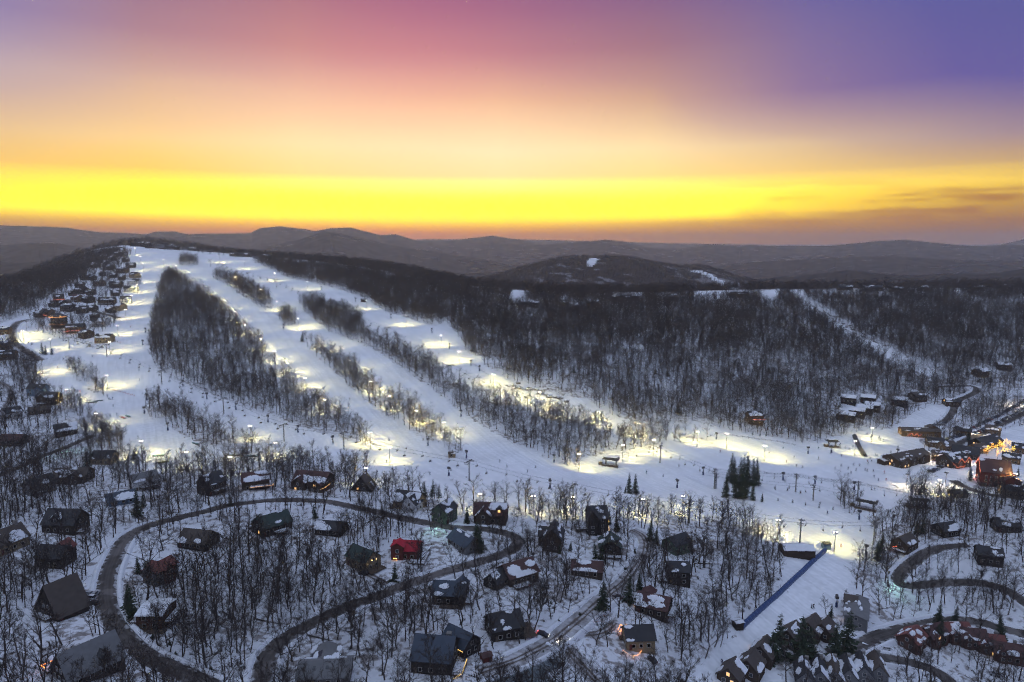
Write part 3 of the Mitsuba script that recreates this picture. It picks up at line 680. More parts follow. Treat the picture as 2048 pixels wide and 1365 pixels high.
def block(key, M, L, D, hw, pitch, wall, roof, rng, snow=(0, 0), oh=0.5, prefix='', foot=4.0, win=2, lit=0.1, see=(-1, 1), half_hip=False):
    """Walls, two roof slopes with their snow, and windows of one gabled block whose ridge runs along its x."""
    phi = math.radians(pitch)
    hr = math.tan(phi) * D / 2
    y, x = D / 2, L / 2
    prof = [(-y, -foot), (y, -foot), (y, hw), (0, hw + hr), (-y, hw)]
    v = np.array([[sx * x, p, q] for sx in (-1, 1) for p, q in prof])
    f = [[0, 4, 3], [0, 3, 2], [0, 2, 1], [5, 6, 7], [5, 7, 8], [5, 8, 9]]
    for i in range(5):
        j = (i + 1) % 5
        f += [[i, j, 5 + j], [i, 5 + j, 5 + i]]
    add(key, prefix + 'wall', move(M, (v, np.array(f))), WALLS[wall])
    W = (y + oh) / math.cos(phi)
    ze = hw - oh * math.tan(phi) + 0.05
    for side, cover in zip((-1, 1), snow):
        sm = slope_map(M, side, y + oh, ze, phi)
        rk = add(key, prefix + 'roof', sm(box(-x - oh, x + oh, 0, W + 0.1, 0.0, 0.22)), ROOFS[roof])
        if cover:
            for g in blob(rng, L + 2 * oh, W, cover):
                m = trimesh.creation.extrude_polygon(g, 0.24, engine='earcut')
                m.vertices[:, 2] += 0.215
                add(rk, 'snow_patch', sm((np.array(m.vertices), np.array(m.faces))), SNOWCAP)
    if win:
        if hw > 1.9:
            for side in (-1, 1):
                if side in see:
                    for st in range(max(1, int((hw + 0.3) // 2.7))):
                        windows(key, M, (x, y), side, 'x', ze, max(1, int(L / 3.4)), lit, rng, z=0.9 + 2.7 * st)
        for side in (-1, 1):
            n = max(1, int(D / 3.6))
            windows(key, M, (x, y), side, 'y', ze, n, lit, rng, z=0.9, span=0.75 if hw > 1.9 else 0.45)
            if hw + hr > 4.6:
                windows(key, M, (x, y), side, 'y', ze, max(1, n - 1), lit, rng, z=3.5, span=0.4)
    return hr


def deck(key, M, x0, x1, y0, y1, z, snow=True, rng=None, down=5.0, rail=TIMBER):
    d = add(key, 'deck', move(M, box(x0, x1, y0, y1, z - 0.25, z)), TIMBER)
    for a in (x0 + 0.15, x1 - 0.15):
        for b in (y0 + 0.15, y1 - 0.15):
            add(d, 'post', move(M, box(a - 0.12, a + 0.12, b - 0.12, b + 0.12, z - down, z - 0.25)), TIMBER)
    bars = []
    for (ax, ay), (bx_, by) in (((x0, y0), (x1, y0)), ((x1, y0), (x1, y1)), ((x1, y1), (x0, y1)), ((x0, y1), (x0, y0))):
        n = max(2, int(math.hypot(bx_ - ax, by - ay) / 0.9))
        bars.append(box(min(ax, bx_) - 0.05, max(ax, bx_) + 0.05, min(ay, by) - 0.05, max(ay, by) + 0.05, z + 0.95, z + 1.07))
        for k in range(n):
            px, py = ax + (bx_ - ax) * k / n, ay + (by - ay) * k / n
            bars.append(box(px - 0.04, px + 0.04, py - 0.04, py + 0.04, z, z + 0.95))
    add(d, 'railing', move(M, join(bars)), rail)
    if snow:
        add(d, 'snow_patch', move(M, box(x0 + 0.2, x1 - 0.2, y0 + 0.2, y1 - 0.2, z + 0.002, z + 0.2)), SNOWCAP)


def chimney(key, M, x, y, top, mat_=None, w=0.9):
    c = add(key, 'chimney', move(M, box(x - w / 2, x + w / 2, y - w / 2, y + w / 2, 1.0, top)), mat_ or STONE)
    add(c, 'cap', move(M, box(x - w / 2 - 0.1, x + w / 2 + 0.1, y - w / 2 - 0.1, y + w / 2 + 0.1, top, top + 0.15)), STONE)


HOUSES = []   # (key, x, y, radius, short description)


def house(label, at, yaw, L, D, hw, pitch, wall='brown', roof='dark', snow=(0.2, 0.2), wings=(), decks=(), chim=(), win=2, lit=0.06, cat='house', name='house', group=None, short=None, dz=0.0, foot=5.0, oh=0.5, door=True):
    """wings: (x, width, reach, side, pitch, wall height, snow); decks: (x0, x1, y0, y1, z); chim: (x, y, height over the ridge)."""
    x, y = at
    rng = np.random.default_rng(int(abs(x) * 10 + abs(y) * 7))
    key = thing(name, label, cat, group)
    c, s = math.cos(math.radians(yaw)), math.sin(math.radians(yaw))
    foot_z = [gz(x + a * c - b * s, y + a * s + b * c) for a in (-L / 2, 0, L / 2) for b in (-D / 2, 0, D / 2)]
    M = frame(x, y, float(np.mean(foot_z)) * 0.6 + max(foot_z) * 0.4 + dz, yaw)
    see = tuple(t for t in (-1, 1) if t * (x * s - y * c) > -0.25 * math.hypot(x, y))
    hr = block(key, M, L, D, hw, pitch, wall, roof, rng, snow, oh=oh, win=win, lit=lit, see=see, foot=foot)
    for w in wings:
        wx, ww, reach, side, wp, wh, ws = w[:7]
        wr = w[7] if len(w) > 7 else roof
        ww_wall = w[8] if len(w) > 8 else wall
        base = w[9] if len(w) > 9 else 0.0
        depth = D / 2 + reach
        M2 = M @ frame(wx, side * depth / 2, base, 90)
        block(key, M2, depth, ww, wh - base, wp, ww_wall, wr, rng, ws, oh=0.35, prefix='wing_', win=1 if win and ww > 2.5 else 0, lit=lit, see=(-1, 1), foot=foot + base if base == 0 else 0.2)
    for d in decks:
        deck(key, M, *d[:5], snow=not (len(d) > 5 and d[5] == 'bare'))
    for q in chim:
        chimney(key, M, q[0], q[1], hw + hr + q[2], w=q[3] if len(q) > 3 else 0.9)
    if door and win:
        side = see[0] if see else -1
        pos = box(-L / 2 + 0.9, -L / 2 + 1.9, D / 2 + 0.002, D / 2 + 0.09, 0.05, 2.15)
        v = pos[0].copy()
        v[:, 1] *= side
        dk = add(key, 'door', move(M, (v, pos[1])), WALLS['red'] if rng.random() < 0.3 else TIMBER)
        h = box(-L / 2 + 1.65, -L / 2 + 1.8, D / 2 + 0.09, D / 2 + 0.16, 1.0, 1.1)
        v = h[0].copy()
        v[:, 1] *= side
        add(dk, 'handle', move(M, (v, h[1])), METAL)
    HOUSES.append((key, x, y, math.hypot(L, D) / 2, short or ' '.join(label.split()[:5])))
    return key, M


def lights(label, pts, rgb=(1.0, 0.13, 0.04), k=4.0, r=0.2, step=0.65, weight=0.15, name='string_lights', closed=False, group=None):
    """A string of small lamps along a line, and the wire between them."""
    p = np.asarray(pts, float)
    if closed:
        p = np.vstack([p, p[:1]])
    s = np.r_[0, np.cumsum(np.linalg.norm(np.diff(p, axis=0), axis=1))]
    t = np.arange(0, s[-1], step)
    q = np.stack([np.interp(t, s, p[:, i]) for i in range(3)], -1)
    key = thing(name, label, 'string lights', group)
    add(key, 'wire', join([beam(a, b, 0.03, k=3) for a, b in zip(p[:-1], p[1:])]), STEEL)
    add(key, 'bulb', join([octa(c, r) for c in q]), BULB, emitter=emits(rgb, k, weight))
    return key


def loc(M, *pts):
    return (np.c_[np.array(pts, float), np.ones(len(pts))] @ M.T)[:, :3]


# --- houses of the near slope, from the left
k1, M1 = house('big A-frame house with a steep brown roof beside parked cars and the loop road', (-161.1, 237.3), 62, 11, 13.5, 1.8, 56, 'dark', 'brown', (0, 0), short='brown A-frame house', chim=(), decks=((-8.2, -5.6, -4, 4, 1.2),))
k2, M2_ = house('grey roofed house with orange lights along its deck at the bottom of the slope', (-129.0, 199.2), 55, 16, 12, 2.6, 47, 'dark', 'grey', (0, 0), wings=((2.5, 2.2, 0.2, -1, 40, 5.6, (0, 0), 'dark', 'dark', 3.6),), decks=((-9, 6, 6.1, 9.4, 1.6),), short='grey roofed house with orange deck lights')
lights('string of orange lights along the deck rail of the grey roofed house', loc(M2_, (6, 9.4, 2.8), (-2, 9.4, 2.8), (-9, 9.4, 2.8), (-9, 6.5, 2.8)), (1, 0.2, 0.03), 5, step=0.5)
house('dark house with a rusty brown gable and a snowy lower deck among bare trees', (-187.5, 274.7), -4, 11, 8.5, 4.4, 40, 'dark', 'dark', (0, 0.1), wings=((2.4, 6, 1.0, 1, 45, 6.0, (0, 0), 'rust', 'dark'),), decks=((-6, -1.5, -8, -4.3, -0.6), (1, 6.5, -7, -4.3, -0.4)), short='dark house with a rusty gable')
house('brown house with a stone chimney at the left edge of the view', (-215.7, 286.2), 70, 13, 10, 4.0, 45, 'tan', 'brown', (0.35, 0.3), chim=((4.5, 0, 1.6, 1.2),), short='brown house with a stone chimney')
house('wide dark house with snow tracing its little front gable above the loop road', (-203.6, 307.4), -3, 15, 11, 4.2, 43, 'dark', 'dark', (0, 0), wings=((-1.5, 3.6, -0.6, -1, 48, 6.3, (0.8, 0.8), 'dark', 'dark', 4.2),), decks=((7.6, 11.2, -5, 0, 0.5),), short='wide dark house above the road')
house('slim grey gabled house with a small snowy porch below the uphill road', (-246.6, 354.0), 62, 12, 8, 5.0, 42, 'grey', 'dark', (0.15, 0.1), decks=((-5, -1, -7, -4.1, 1.8),), short='slim grey gabled house')
house('broad brown house with a snow streak down its hipped roof under the uphill road', (-243.1, 376.9), 8, 17, 12, 3.8, 30, 'brown', 'brown', (0.12, 0.3), wings=((3.0, 8, 1.8, -1, 30, 3.8, (0.3, 0.25)),), short='broad brown house')
house('dark slate roofed house beside tall hemlocks below the run', (-248.6, 416.5), 2, 12, 9.5, 3.6, 38, 'tan', 'dark', (0.02, 0.2), wings=((3.5, 4, 1.0, -1, 42, 3.6, (0.6, 0.4)),), short='slate roofed house beside hemlocks')
house('low house with a dull red roof under bare trees near the left edge', (-334.7, 459.9), -2, 15, 10, 3.2, 30, 'dark', 'maroon', (0, 0), short='low dull red roofed house')
house('house with a thick snow patch on its dark roof beside the uphill road', (-309.7, 476.1), 38, 13, 11, 3.2, 36, 'dark', 'dark', (0.55, 0.3), short='house with a thick snow patch')
house('blue grey house with pale windows at the foot of the upper snow field', (-387.8, 565.8), 4, 13, 9, 5.6, 32, 'blue', 'dark', (0.03, 0.2), wings=((2.5, 5, 0.7, -1, 38, 5.6, (0.2, 0.2)),), lit=0.0, short='blue grey house')
house('brown house with snow along its eaves just below the blue grey house', (-365.8, 546.1), -6, 15, 10, 5.2, 34, 'brown', 'dark', (0.12, 0.35), wings=((-2, 7, 1.2, -1, 38, 5.2, (0.3, 0.25)),), decks=((-6, 2, -10, -6.4, 1.0),), short='brown house with snowy eaves')
house('small pale grey house with a dark roof beside the snowy drive', (-368.2, 506.5), 60, 11, 8.5, 4.6, 36, 'white', 'dark', (0.2, 0.1), short='small pale grey house')
house('long low brown house in shadow under the brown house with snowy eaves', (-356.7, 520.3), 30, 14, 8, 2.8, 28, 'brown', 'brown', (0, 0.1), short='long low brown house')
house('pale timbered house with a bright grey roof at the edge of the run', (-199.3, 367.4), 48, 13, 9, 5.0, 36, 'white', 'grey', (0.1, 0.75), decks=((-4, 6, -8.2, -4.6, 2.2),), short='pale timbered house')
house('low blue house with half its roof under snow below the pale timbered house', (-198.3, 343.4), 40, 12.5, 10, 2.4, 30, 'blue', 'blue', (0.75, 0.2), short='low blue house')
house('tall dark brown house with a steep roof by the lower end of the run', (-160.4, 362.4), 60, 11, 9.5, 6.0, 44, 'dark', 'dark', (0.12, 0.08), decks=((-3, 5, -7.5, -4.8, 2.5),), short='tall dark brown house')
k18, M18 = house('chalet with a red brown snow covered roof and a warmly lit deck', (-140.8, 373.1), 20, 14, 11, 5.0, 32, 'brown', 'maroon', (0.6, 0.4), chim=((0, 0, 1.3),), decks=((-3, 9, -9.2, -5.6, 2.6),), lit=0.12, short='chalet with a lit deck')
lights('string of warm orange lights under the deck of the red brown roofed chalet', loc(M18, (-3, -9.2, 2.9), (4, -9.2, 2.9), (9, -9.2, 2.9), (9, -5.6, 2.9)), (1, 0.42, 0.12), 2.6, r=0.17)
k19, M19 = house('large many gabled chalet with snowy roofs and warm lights at its corner', (-109.9, 376.4), -12, 19, 12, 5.0, 33, 'brown', 'maroon', (0.75, 0.5), wings=((-5, 8, 2.5, -1, 36, 4.6, (0.9, 0.9)), (5.5, 7.5, 3.5, -1, 36, 4.2, (0.9, 0.9))), chim=((1.5, 0.5, 1.5, 1.3),), lit=0.22, short='large many gabled chalet')
lights('string of warm lights round the corner porch of the large many gabled chalet', loc(M19, (9, -9.8, 2.3), (9.8, -6.2, 2.3), (9.8, 0, 2.3)), (1, 0.5, 0.16), 3.5, r=0.2)
house('dark pyramid of an A-frame cabin with an almost black front beside the run', (-82.9, 378.6), 86, 10, 11.5, 0.8, 52, 'dark', 'brown', (0.05, 0.03), short='dark A-frame cabin')
house('half timbered house with a snowy front roof and tall pines at its side', (-52.9, 350.1), -20, 14, 10.5, 4.2, 38, 'tan', 'dark', (0.85, 0.1), wings=((3.6, 7.5, 2.4, -1, 44, 4.2, (0.15, 0.1), 'dark', 'white'),), lit=0.1, short='half timbered house')
house('green walled house with snow lumps on its dark roof by the road', (-33.4, 333.9), 64, 10.5, 8.5, 6.0, 40, 'green', 'dark', (0.55, 0.35), chim=((0, -1.2, 1.0),), short='green walled house with snow lumps')
k23, M23 = house('long dark brown house with dormers and two chimneys at the edge of the run', (-10.5, 338.3), -6, 16, 10.5, 4.6, 40, 'brown', 'maroon', (0.35, 0.1), wings=((-3, 7, 1.8, -1, 42, 4.6, (0.5, 0.4)), (4.6, 2.6, -0.8, -1, 38, 7.2, (0.2, 0.2), 'dark', 'brown', 4.8)), chim=((-7.3, 0, 1.2), (7.2, 0, 1.1)), lit=0.05, short='long house with dormers')
house('dark green roofed house with a snow covered lower roof inside the loop road', (-112.5, 315.9), 45, 15, 10, 3.6, 40, 'dark', 'green', (0.04, 0.1), wings=((-2, 8, 3.2, 1, 30, 3.2, (0.95, 0.9)),), decks=((-2, 5, -9, -5.2, 1.2),), short='dark green roofed house')
house('low house with a thin snow covered roof below the bend of the road', (-84.5, 315.5), -10, 12.5, 9.5, 2.8, 28, 'dark', 'dark', (0.8, 0.4), short='low snow roofed house')
house('dark house with white snow streaks on its roof inside the loop road', (-140.0, 299.9), -12, 13.5, 11, 2.8, 36, 'dark', 'brown', (0.25, 0.6), short='dark house with snow streaks')
house('grey house under a cross shaped rust red metal roof', (-140.2, 265.9), 68, 10.5, 7.0, 5.4, 34, 'grey', 'rust', (0, 0), wings=((0.6, 4.2, 1.6, -1, 34, 5.4, (0, 0), 'rust', 'red'), (0.6, 4.2, 1.6, 1, 34, 5.4, (0, 0), 'rust', 'red')), short='grey house with a cross shaped roof')
house('flat white roofed house with brick red walls and decks on both sides', (-125.8, 234.2), 2, 8.8, 11.5, 5.2, 12, 'brick', 'white', (0.97, 0), decks=((-7.2, -4.5, -5, 5, 2.4), (4.5, 7.4, -5, 5, 2.4), (-4, 6, -9, -5.9, 0.3, 'bare')), short='white roofed house')
k29, M29 = house('green roofed house with yellow lit gable and a side deck near the red roofed house', (-63.3, 284.8), -38, 12.5, 8.5, 4.2, 40, 'tan', 'green', (0, 0), decks=((6.4, 10, -4, 4, 0.4, 'bare'),), lit=0.3, short='yellow lit green roofed house')
lights('pair of small yellow lamps on the gable wall of the green roofed house', loc(M29, (6.5, -3.2, 3.2), (6.5, 0, 4.6), (6.5, 3.2, 3.2)), (1, 0.75, 0.3), 6, r=0.22, step=2.6)
k30, M30 = house('house with a bright red metal roof and dark red walls on open snow', (-46.0, 294.5), -6, 11.5, 8.6, 4.2, 33, 'red', 'red', (0, 0), wings=((-3.2, 5.4, 0.9, -1, 30, 6.2, (0, 0), 'red', 'red'),), decks=((2.4, 9.5, -8.2, -4.4, 0.4), (5.9, 9.5, -4.3, 4, 0.4)), lit=0.0, short='red roofed house')
lights('single warm lamp under the front wall of the red roofed house', loc(M30, (-4.6, -5.4, 0.9), (-3.2, -5.4, 0.9)), (1, 0.5, 0.12), 8, r=0.3, step=1.0)
house('long blue grey house with white squares of snow on its roof above the road bend', (-21.5, 306.5), -52, 14.5, 9.5, 3.0, 36, 'grey', 'blue', (0.1, 0.25), short='blue grey roofed house at the bend')
house('blue black roofed house with a ridge of snow on its eave and a side deck', (-24.2, 259.3), -5, 12.5, 9.5, 4.0, 36, 'dark', 'blue', (0.1, 0), wings=((4, 5, 1.4, 1, 42, 4.6, (0, 0)),), decks=((6.4, 9.8, -4.6, 4.2, 1.0), (-3, 6, -7.2, -4.8, 0.2, 'bare')), short='blue black roofed house')
house('brown house with snow on the lower half of its red brown roof', (2.3, 278.8), 32, 14, 11, 3.6, 36, 'brown', 'maroon', (0.5, 0.15), decks=((-6, 2, -9, -5.6, 0.6),), short='red brown roofed house')
house('small gabled cottage with a snow outlined roof beside the brown house', (-6.5, 272.2), 55, 8, 7, 2.8, 42, 'dark', 'dark', (0.35, 0.2), short='small gabled cottage', win=1)
house('dark shingled house with a wide timber deck above the tail lights of a car', (-2.9, 236.7), 20, 11.5, 10, 4.2, 38, 'dark', 'dark', (0.05, 0.1), decks=((5.9, 10.6, -6, 3.5, 0.2, 'bare'),), short='dark house with a wide timber deck')
k36, M36 = house('large house under two blue black roofs with yellow lights on its deck', (-25.0, 215.1), -8, 12.8, 14, 4.6, 34, 'dark', 'blue', (0, 0), chim=((3.5, 4.5, -1.4, 1.5),), decks=((6.6, 10.4, -7.5, 0, 0.8),), short='large house with two blue black roofs')
add(k36, 'snow_patch', move(M36, box(-8.4, -6.95, -5, 5.5, 4.0, 4.25)), SNOWCAP)
kw, Mw = house('blue black roofed wing with a warm yellow row of lights along its eaves', (-17.4, 224.0), -40, 10.5, 8.5, 3.8, 38, 'dark', 'blue', (0, 0), decks=((-2, 6, -7.6, -4.4, 0.5),), lit=0.25, short='blue black roofed wing')
lights('yellow string lights up the steps between the two blue black roofs', loc(M36, (10.4, 0, 1.9), (10.4, -4, 1.9), (10.4, -7.5, 1.7), (8, -8.5, 0.4), (7, -9.5, -0.8)), (1, 0.6, 0.12), 3.0, r=0.14, step=0.5)
lights('yellow string lights along the eaves of the blue black roofed wing', loc(Mw, (-5, -4.9, 3.2), (0, -4.9, 3.2), (5.6, -4.9, 3.2)), (1, 0.6, 0.14), 3.5, r=0.15, step=0.5)
house('small red shed standing on open snow', (-8.6, 217.5), 25, 3.4, 2.8, 2.0, 25, 'red', 'maroon', (0, 0.1), win=0, cat='shed', name='shed', short='small red shed', foot=1.5, oh=0.25)
k38, M38 = house('wide house with a pale grey metal roof and solar panels at the bottom edge', (-58.3, 204.5), 6, 15.5, 11, 3.0, 24, 'grey', 'grey', (0, 0.2), wings=((-1, 9, 6.0, 1, 22, 3.0, (0.35, 0.3)),), short='wide grey metal roofed house')
sm = slope_map(M38 @ frame(-1, 8.75 / 2 + 1.2, 0, 90), 1, 4.85, 3 - 0.14 + 0.05, math.radians(22))
for i in range(2):
    for j in range(2):
        sp = add(k38, 'solar_panel', sm(box(-1.8 + 1.75 * i, -0.15 + 1.75 * i, 0.7 + 1.9 * j, 2.5 + 1.9 * j, 0.26, 0.32)), PANE)
sm = slope_map(M38, -1, 6, 3 - 0.2 + 0.05, math.radians(24))
for xx in (-3.5, 0.5):
    add(k38, 'skylight', sm(box(xx, xx + 0.9, 3.4, 4.5, 0.225, 0.32)), PANE)
house('steep dark brown house with narrow snow streaks below the run', (19.4, 313.8), 80, 12, 8.5, 5.6, 48, 'brown', 'dark', (0.1, 0.12), wings=((1, 6.5, 2.6, 1, 46, 5.2, (0.2, 0.15)),), short='steep dark brown house')
k40, M40 = house('tall turreted house with orange lit steps at the edge of the run', (42.4, 337.2), 5, 9.5, 10, 8.2, 42, 'dark', 'dark', (0.1, 0.1), wings=((-3.2, 4.6, 1.4, -1, 55, 9.0, (0, 0)),), chim=((4.2, 2, 1.0),), decks=((-11, -5, -4, 3, 2.4),), short='tall turreted house')
lights('orange string of lights on the steps beside the tall turreted house', loc(M40, (5.2, 2, 6.0), (6.4, 0, 4.2), (5.0, -1, 4.0), (5.6, -3, 2.4), (5.0, -6, 0.4)), (1, 0.55, 0.12), 3.5, r=0.16, step=0.5)
house('house with a green gable roof and timber front porch by the turning place', (45.9, 313.7), 84, 11, 10, 4.4, 34, 'dark', 'green', (0.25, 0.2), decks=((-8.4, -5.6, -5, 5, 1.0),), short='green gabled house')
house('brown house with curling snow drifts on its roof beside the lane', (32.9, 290.5), -10, 13.2, 9.8, 2.8, 27, 'brown', 'maroon', (0.6, 0.4), lit=0.12, short='brown house with snow drifts')
house('dark house with pale green gable in the wood right of the turning place', (80.4, 327.4), 35, 11.5, 9, 4.2, 34, 'green', 'dark', (0, 0.1), short='pale green gabled house')
house('dark house with a strip of snow along its ridge in the wood', (73.3, 294.8), -4, 9.5, 9, 6.0, 30, 'dark', 'dark', (0.1, 0.5), decks=((-9.5, -5, -6, 1, 2.2),), short='dark house with a strip of snow')
house('maroon roofed house with a railed side deck beside the lane', (57.2, 266.6), -25, 12.5, 10.5, 3.4, 32, 'dark', 'maroon', (0.3, 0.15), wings=((-3, 5, 0.4, 1, 28, 5.6, (0, 0), 'maroon', 'dark', 2.0),), decks=((6.4, 9.6, -5, 4, 1.4),), short='maroon roofed house')
k46, M46 = house('black roofed house with coloured lights at its corner and a lit snowy yard', (46.7, 243.3), 4, 10.4, 8.6, 3.8, 38, 'tan', 'dark', (0.12, 0), decks=((-6.8, -5.3, 1, 5, 1.0, 'bare'),), lit=0.0, short='coloured light house')
lights('cluster of red and gold lights at the back corner of the black roofed house', loc(M46, (-6.5, 4.8, 3.0), (-5.5, 5.4, 4.6), (-4, 5.2, 3.4), (-3.2, 5.6, 4.4), (-6, 4.6, 2.2), (-3.0, 4.8, 2.6)), (1, 0.3, 0.06), 5, r=0.18, step=0.45)
yard = [(x, y, gz(x, y) + 1.0) for x, y in ((40.1, 236.7), (41.5, 235.2), (43.3, 234.6), (45.6, 236.2), (47.2, 238.8))]
lights('loop of orange lights strung between posts in the yard of the black roofed house', yard, (1, 0.36, 0.1), 5, r=0.17, step=0.7, weight=0.6)
house('long low shed with a clean snow covered roof beside the blue tunnel', (144.6, 340.1), -2, 15.5, 8.6, 3.2, 22, 'brown', 'brown', (1.0, 1.0), win=0, cat='shed', name='shed', short='long snow roofed shed', oh=0.3, foot=3)
house('long stepped grey apartment house with outside stairs beside the lower run', (151.6, 291.0), 62, 20, 9, 4.6, 14, 'grey', 'grey', (0.06, 0.1), wings=((6, 8, 0.8, 1, 18, 5.2, (0.2, 0.1), 'brown', 'brown'),), short='long grey apartment house', win=2)
# --- right front: gabled rows
for i, (p, yw, L, D, hw, lab) in enumerate((((112.9, 266.0), 50, 11, 9.5, 4.2, 'gabled house with a curl of snow on its roof beside the lower run'), ((124.4, 274.0), 50, 10.5, 9, 4.2, 'gabled house with a snow edged roof half hidden by hemlocks'), ((129.9, 274.1), 50, 9, 8.5, 4.6, 'gabled house with a lamp at its eave next to the grey apartment house'),
                                           ((97.1, 253.5), 55, 10, 9, 4.4, 'gabled house with a round snow patch at the foot of the lower run'), ((88.9, 243.9), 55, 10, 9, 4.6, 'gabled house with a snow heart on its roof at the bottom edge'), ((79.5, 236.6), 55, 9, 8.5, 4.4, 'low gabled house at the bottom edge left of the gabled group'))):
    house(lab, p, yw, L * 0.92, D * 0.92, hw - 1.4, 42, 'brown', 'brown', (0.3, 0.22), group='gabled houses by the lower run', short='gabled house by the lower run', lit=0.05, win=1)
town = ['first', 'second', 'third', 'fourth', 'fifth', 'sixth']
for i, p in enumerate(((108.8, 243.3), (115.3, 245.7), (121.4, 247.4), (127.5, 249.0), (134.7, 251.8), (141.7, 254.1))):
    house(f'{town[i]} town house from the left in the row of steep gables at the bottom edge', p, 72, 11.5, 6.4, 3.6, 48, 'grey', 'brown' if i % 3 == 2 else 'dark', (0.25 + 0.1 * (i % 2), 0.3), group='row of gabled town houses', short='row of town houses', chim=((5.2, -1.2, 0.2, 1.1),), lit=0.1, win=2, oh=0.25)
brick = (((168.6, 277.6), 40, 'brick red row house with snow tufts at the left end of the red brown row'), ((180.3, 283.0), 25, 'brick red row house behind a tall fir'), ((192.9, 287.1), 0, 'brick red row house with a white snow square on its roof'), ((198.2, 284.3), -10, 'brick red row house with a broad plain roof and chimneys'), ((204.3, 281.7), -15, 'brick red row house with a black chimney and snowy ledges'), ((208.5, 276.5), -20, 'brick red row house at the right end with snow covered ledges'))
for i, (p, yw, lab) in enumerate(brick):
    house(lab, p, yw, 10.5, 8.5, 3.8, 34, 'brick', 'maroon' if i % 2 else 'rust', (0.16, 0.14), chim=((3, 1.5, 0.6, 1.1),) if i > 1 else (), group='brick red row houses', short='brick red row house', lit=0.03, win=1, wings=((-2.5, 3.4, 0.8, -1, 38, 3.8, (0.3, 0.3)),))
k53, M53 = house('brown house with a red light strip on its gable right of the run', (208.0, 355.5), 35, 11, 9, 4.2, 34, 'brown', 'brown', (0.12, 0.08), short='brown house with a red light strip', decks=((-8, -5.6, -4, 3, 1),))
lights('red light strip down the gable of the brown house in the right wood', loc(M53, (-5.6, 1.2, 2.2), (-5.6, 3.8, 0.8)), (1, 0.1, 0.03), 6, r=0.2, step=0.3)
house('dark house half hidden by trees between the two arms of the hairpin road', (243.0, 341.2), -20, 11, 9, 4.6, 34, 'dark', 'dark', (0.2, 0.15), short='dark house between the road arms')
house('dark cabin in the shadowed wood above the hairpin road', (239.9, 372.4), 15, 11, 9, 3.6, 34, 'dark', 'dark', (0.35, 0.1), short='dark cabin above the hairpin', win=1)
house('dark cabin with a snowy roof near the right edge of the shadowed wood', (274.2, 374.0), -10, 12, 9, 3.6, 34, 'dark', 'dark', (0.5, 0.1), short='dark cabin near the edge', win=1)
# --- village at the foot of the runs
k54, M54 = house('long low lodge with a row of glowing orange windows above the snow field', (343.2, 577.9), -9, 30, 10, 4.6, 20, 'log', 'brown', (0.03, 0.1), chim=((5, 1, 1.6, 1.4),), lit=1.0, short='lodge with glowing windows', wings=((11, 9, 2, 1, 24, 6.2, (0, 0)),), cat='lodge', name='lodge')
lights('red zigzag of lights on the front of the lodge with glowing windows', loc(M54, (-11, -6, 0.6), (-8, -6, 3), (-6, -6, 0.8), (-4, -6, 3.0), (-2.5, -6, 0.6), (0, -6, 2.6)), (1, 0.14, 0.05), 5, r=0.15, step=0.55)
house('very long dark lodge with a stepped roof at the end of the lower field', (291.6, 504.6), 26, 36, 13, 5.6, 24, 'brown', 'brown', (0.02, 0.06), wings=((-12, 9, 2.5, -1, 30, 5.0, (0.1, 0.1)), (-2, 7, 1.5, -1, 30, 5.0, (0.05, 0.1)), (8, 7, 1.5, -1, 30, 5.0, (0.05, 0.1))), lit=0.3, short='very long dark lodge', cat='lodge', name='lodge')
house('small shed with a flat snowy roof at the near end of the long dark lodge', (273.7, 501.5), 20, 7, 6, 3, 12, 'brown', 'dark', (1, 1), short='small snow roofed shed', cat='shed', name='shed', win=0)
k56, M56 = house('dark chalet whose gables are traced with red lights in the village', (321.9, 498.5), 24, 18, 12, 5.0, 34, 'brown', 'dark', (0.25, 0.1), wings=((-4, 7, 3, -1, 40, 4.6, (0.2, 0.3)), (4, 7, 3, -1, 40, 4.6, (0.2, 0.2))), short='dark chalet traced with red lights', lit=0.4)
for nm, pts in (('left gable', ((-7.6, -9.4, 4.4), (-4, -9.4, 7.6), (-0.4, -9.4, 4.4))), ('middle eave', ((-9.5, -6.7, 4.6), (-7.8, -9.3, 1.2), (-5, -9.6, 2.2), (-2, -9.6, 1.2), (0.5, -9.6, 2.4))), ('right gable', ((0.4, -9.4, 4.4), (4, -9.4, 7.6), (7.6, -9.4, 4.4), (9.6, -6.6, 4.6)))):
    lights(f'red lights along the {nm} of the dark village chalet', loc(M56, *pts), (1, 0.16, 0.06), 5, r=0.15, step=0.55)
kf, Mf = house('dark barn roofed building with a red A of lights on its gable', (344.6, 519.1), -30, 17, 11, 4.2, 40, 'brown', 'dark', (0.1, 0.1), short='building with a red A of lights', lit=0.05)
lights('red letter A shape of lights on the gable of the barn roofed building', loc(Mf, (8.9, -3.2, 1.6), (8.9, 0, 7.6), (8.9, 3.2, 1.6), (8.9, 1.8, 4.0), (8.9, -1.8, 4.0)), (1, 0.15, 0.06), 5, r=0.15, step=0.55)
house('long dark roofed hall beyond the trees wrapped in yellow lights', (381.8, 552.0), 28, 28, 12, 4.4, 34, 'dark', 'dark', (0.03, 0.08), short='long dark hall', lit=0.3)
k58, M58 = house('big red brown lodge with a tall gable front on the right edge of the village', (321.4, 454.0), -24, 17, 17, 10, 38, 'red', 'maroon', (0.04, 0.1), wings=((8, 9, 5, -1, 30, 7, (0.05, 0.05)),), lit=0.3, short='big red brown lodge', cat='lodge', name='lodge')
lights('red lights along the roof edges of the big red brown lodge', loc(M58, (-9.2, -9.4, 9.6), (-9.2, 0, 16.8), (-9.2, 9.4, 9.6)), (1, 0.18, 0.08), 4, r=0.17, step=0.55)
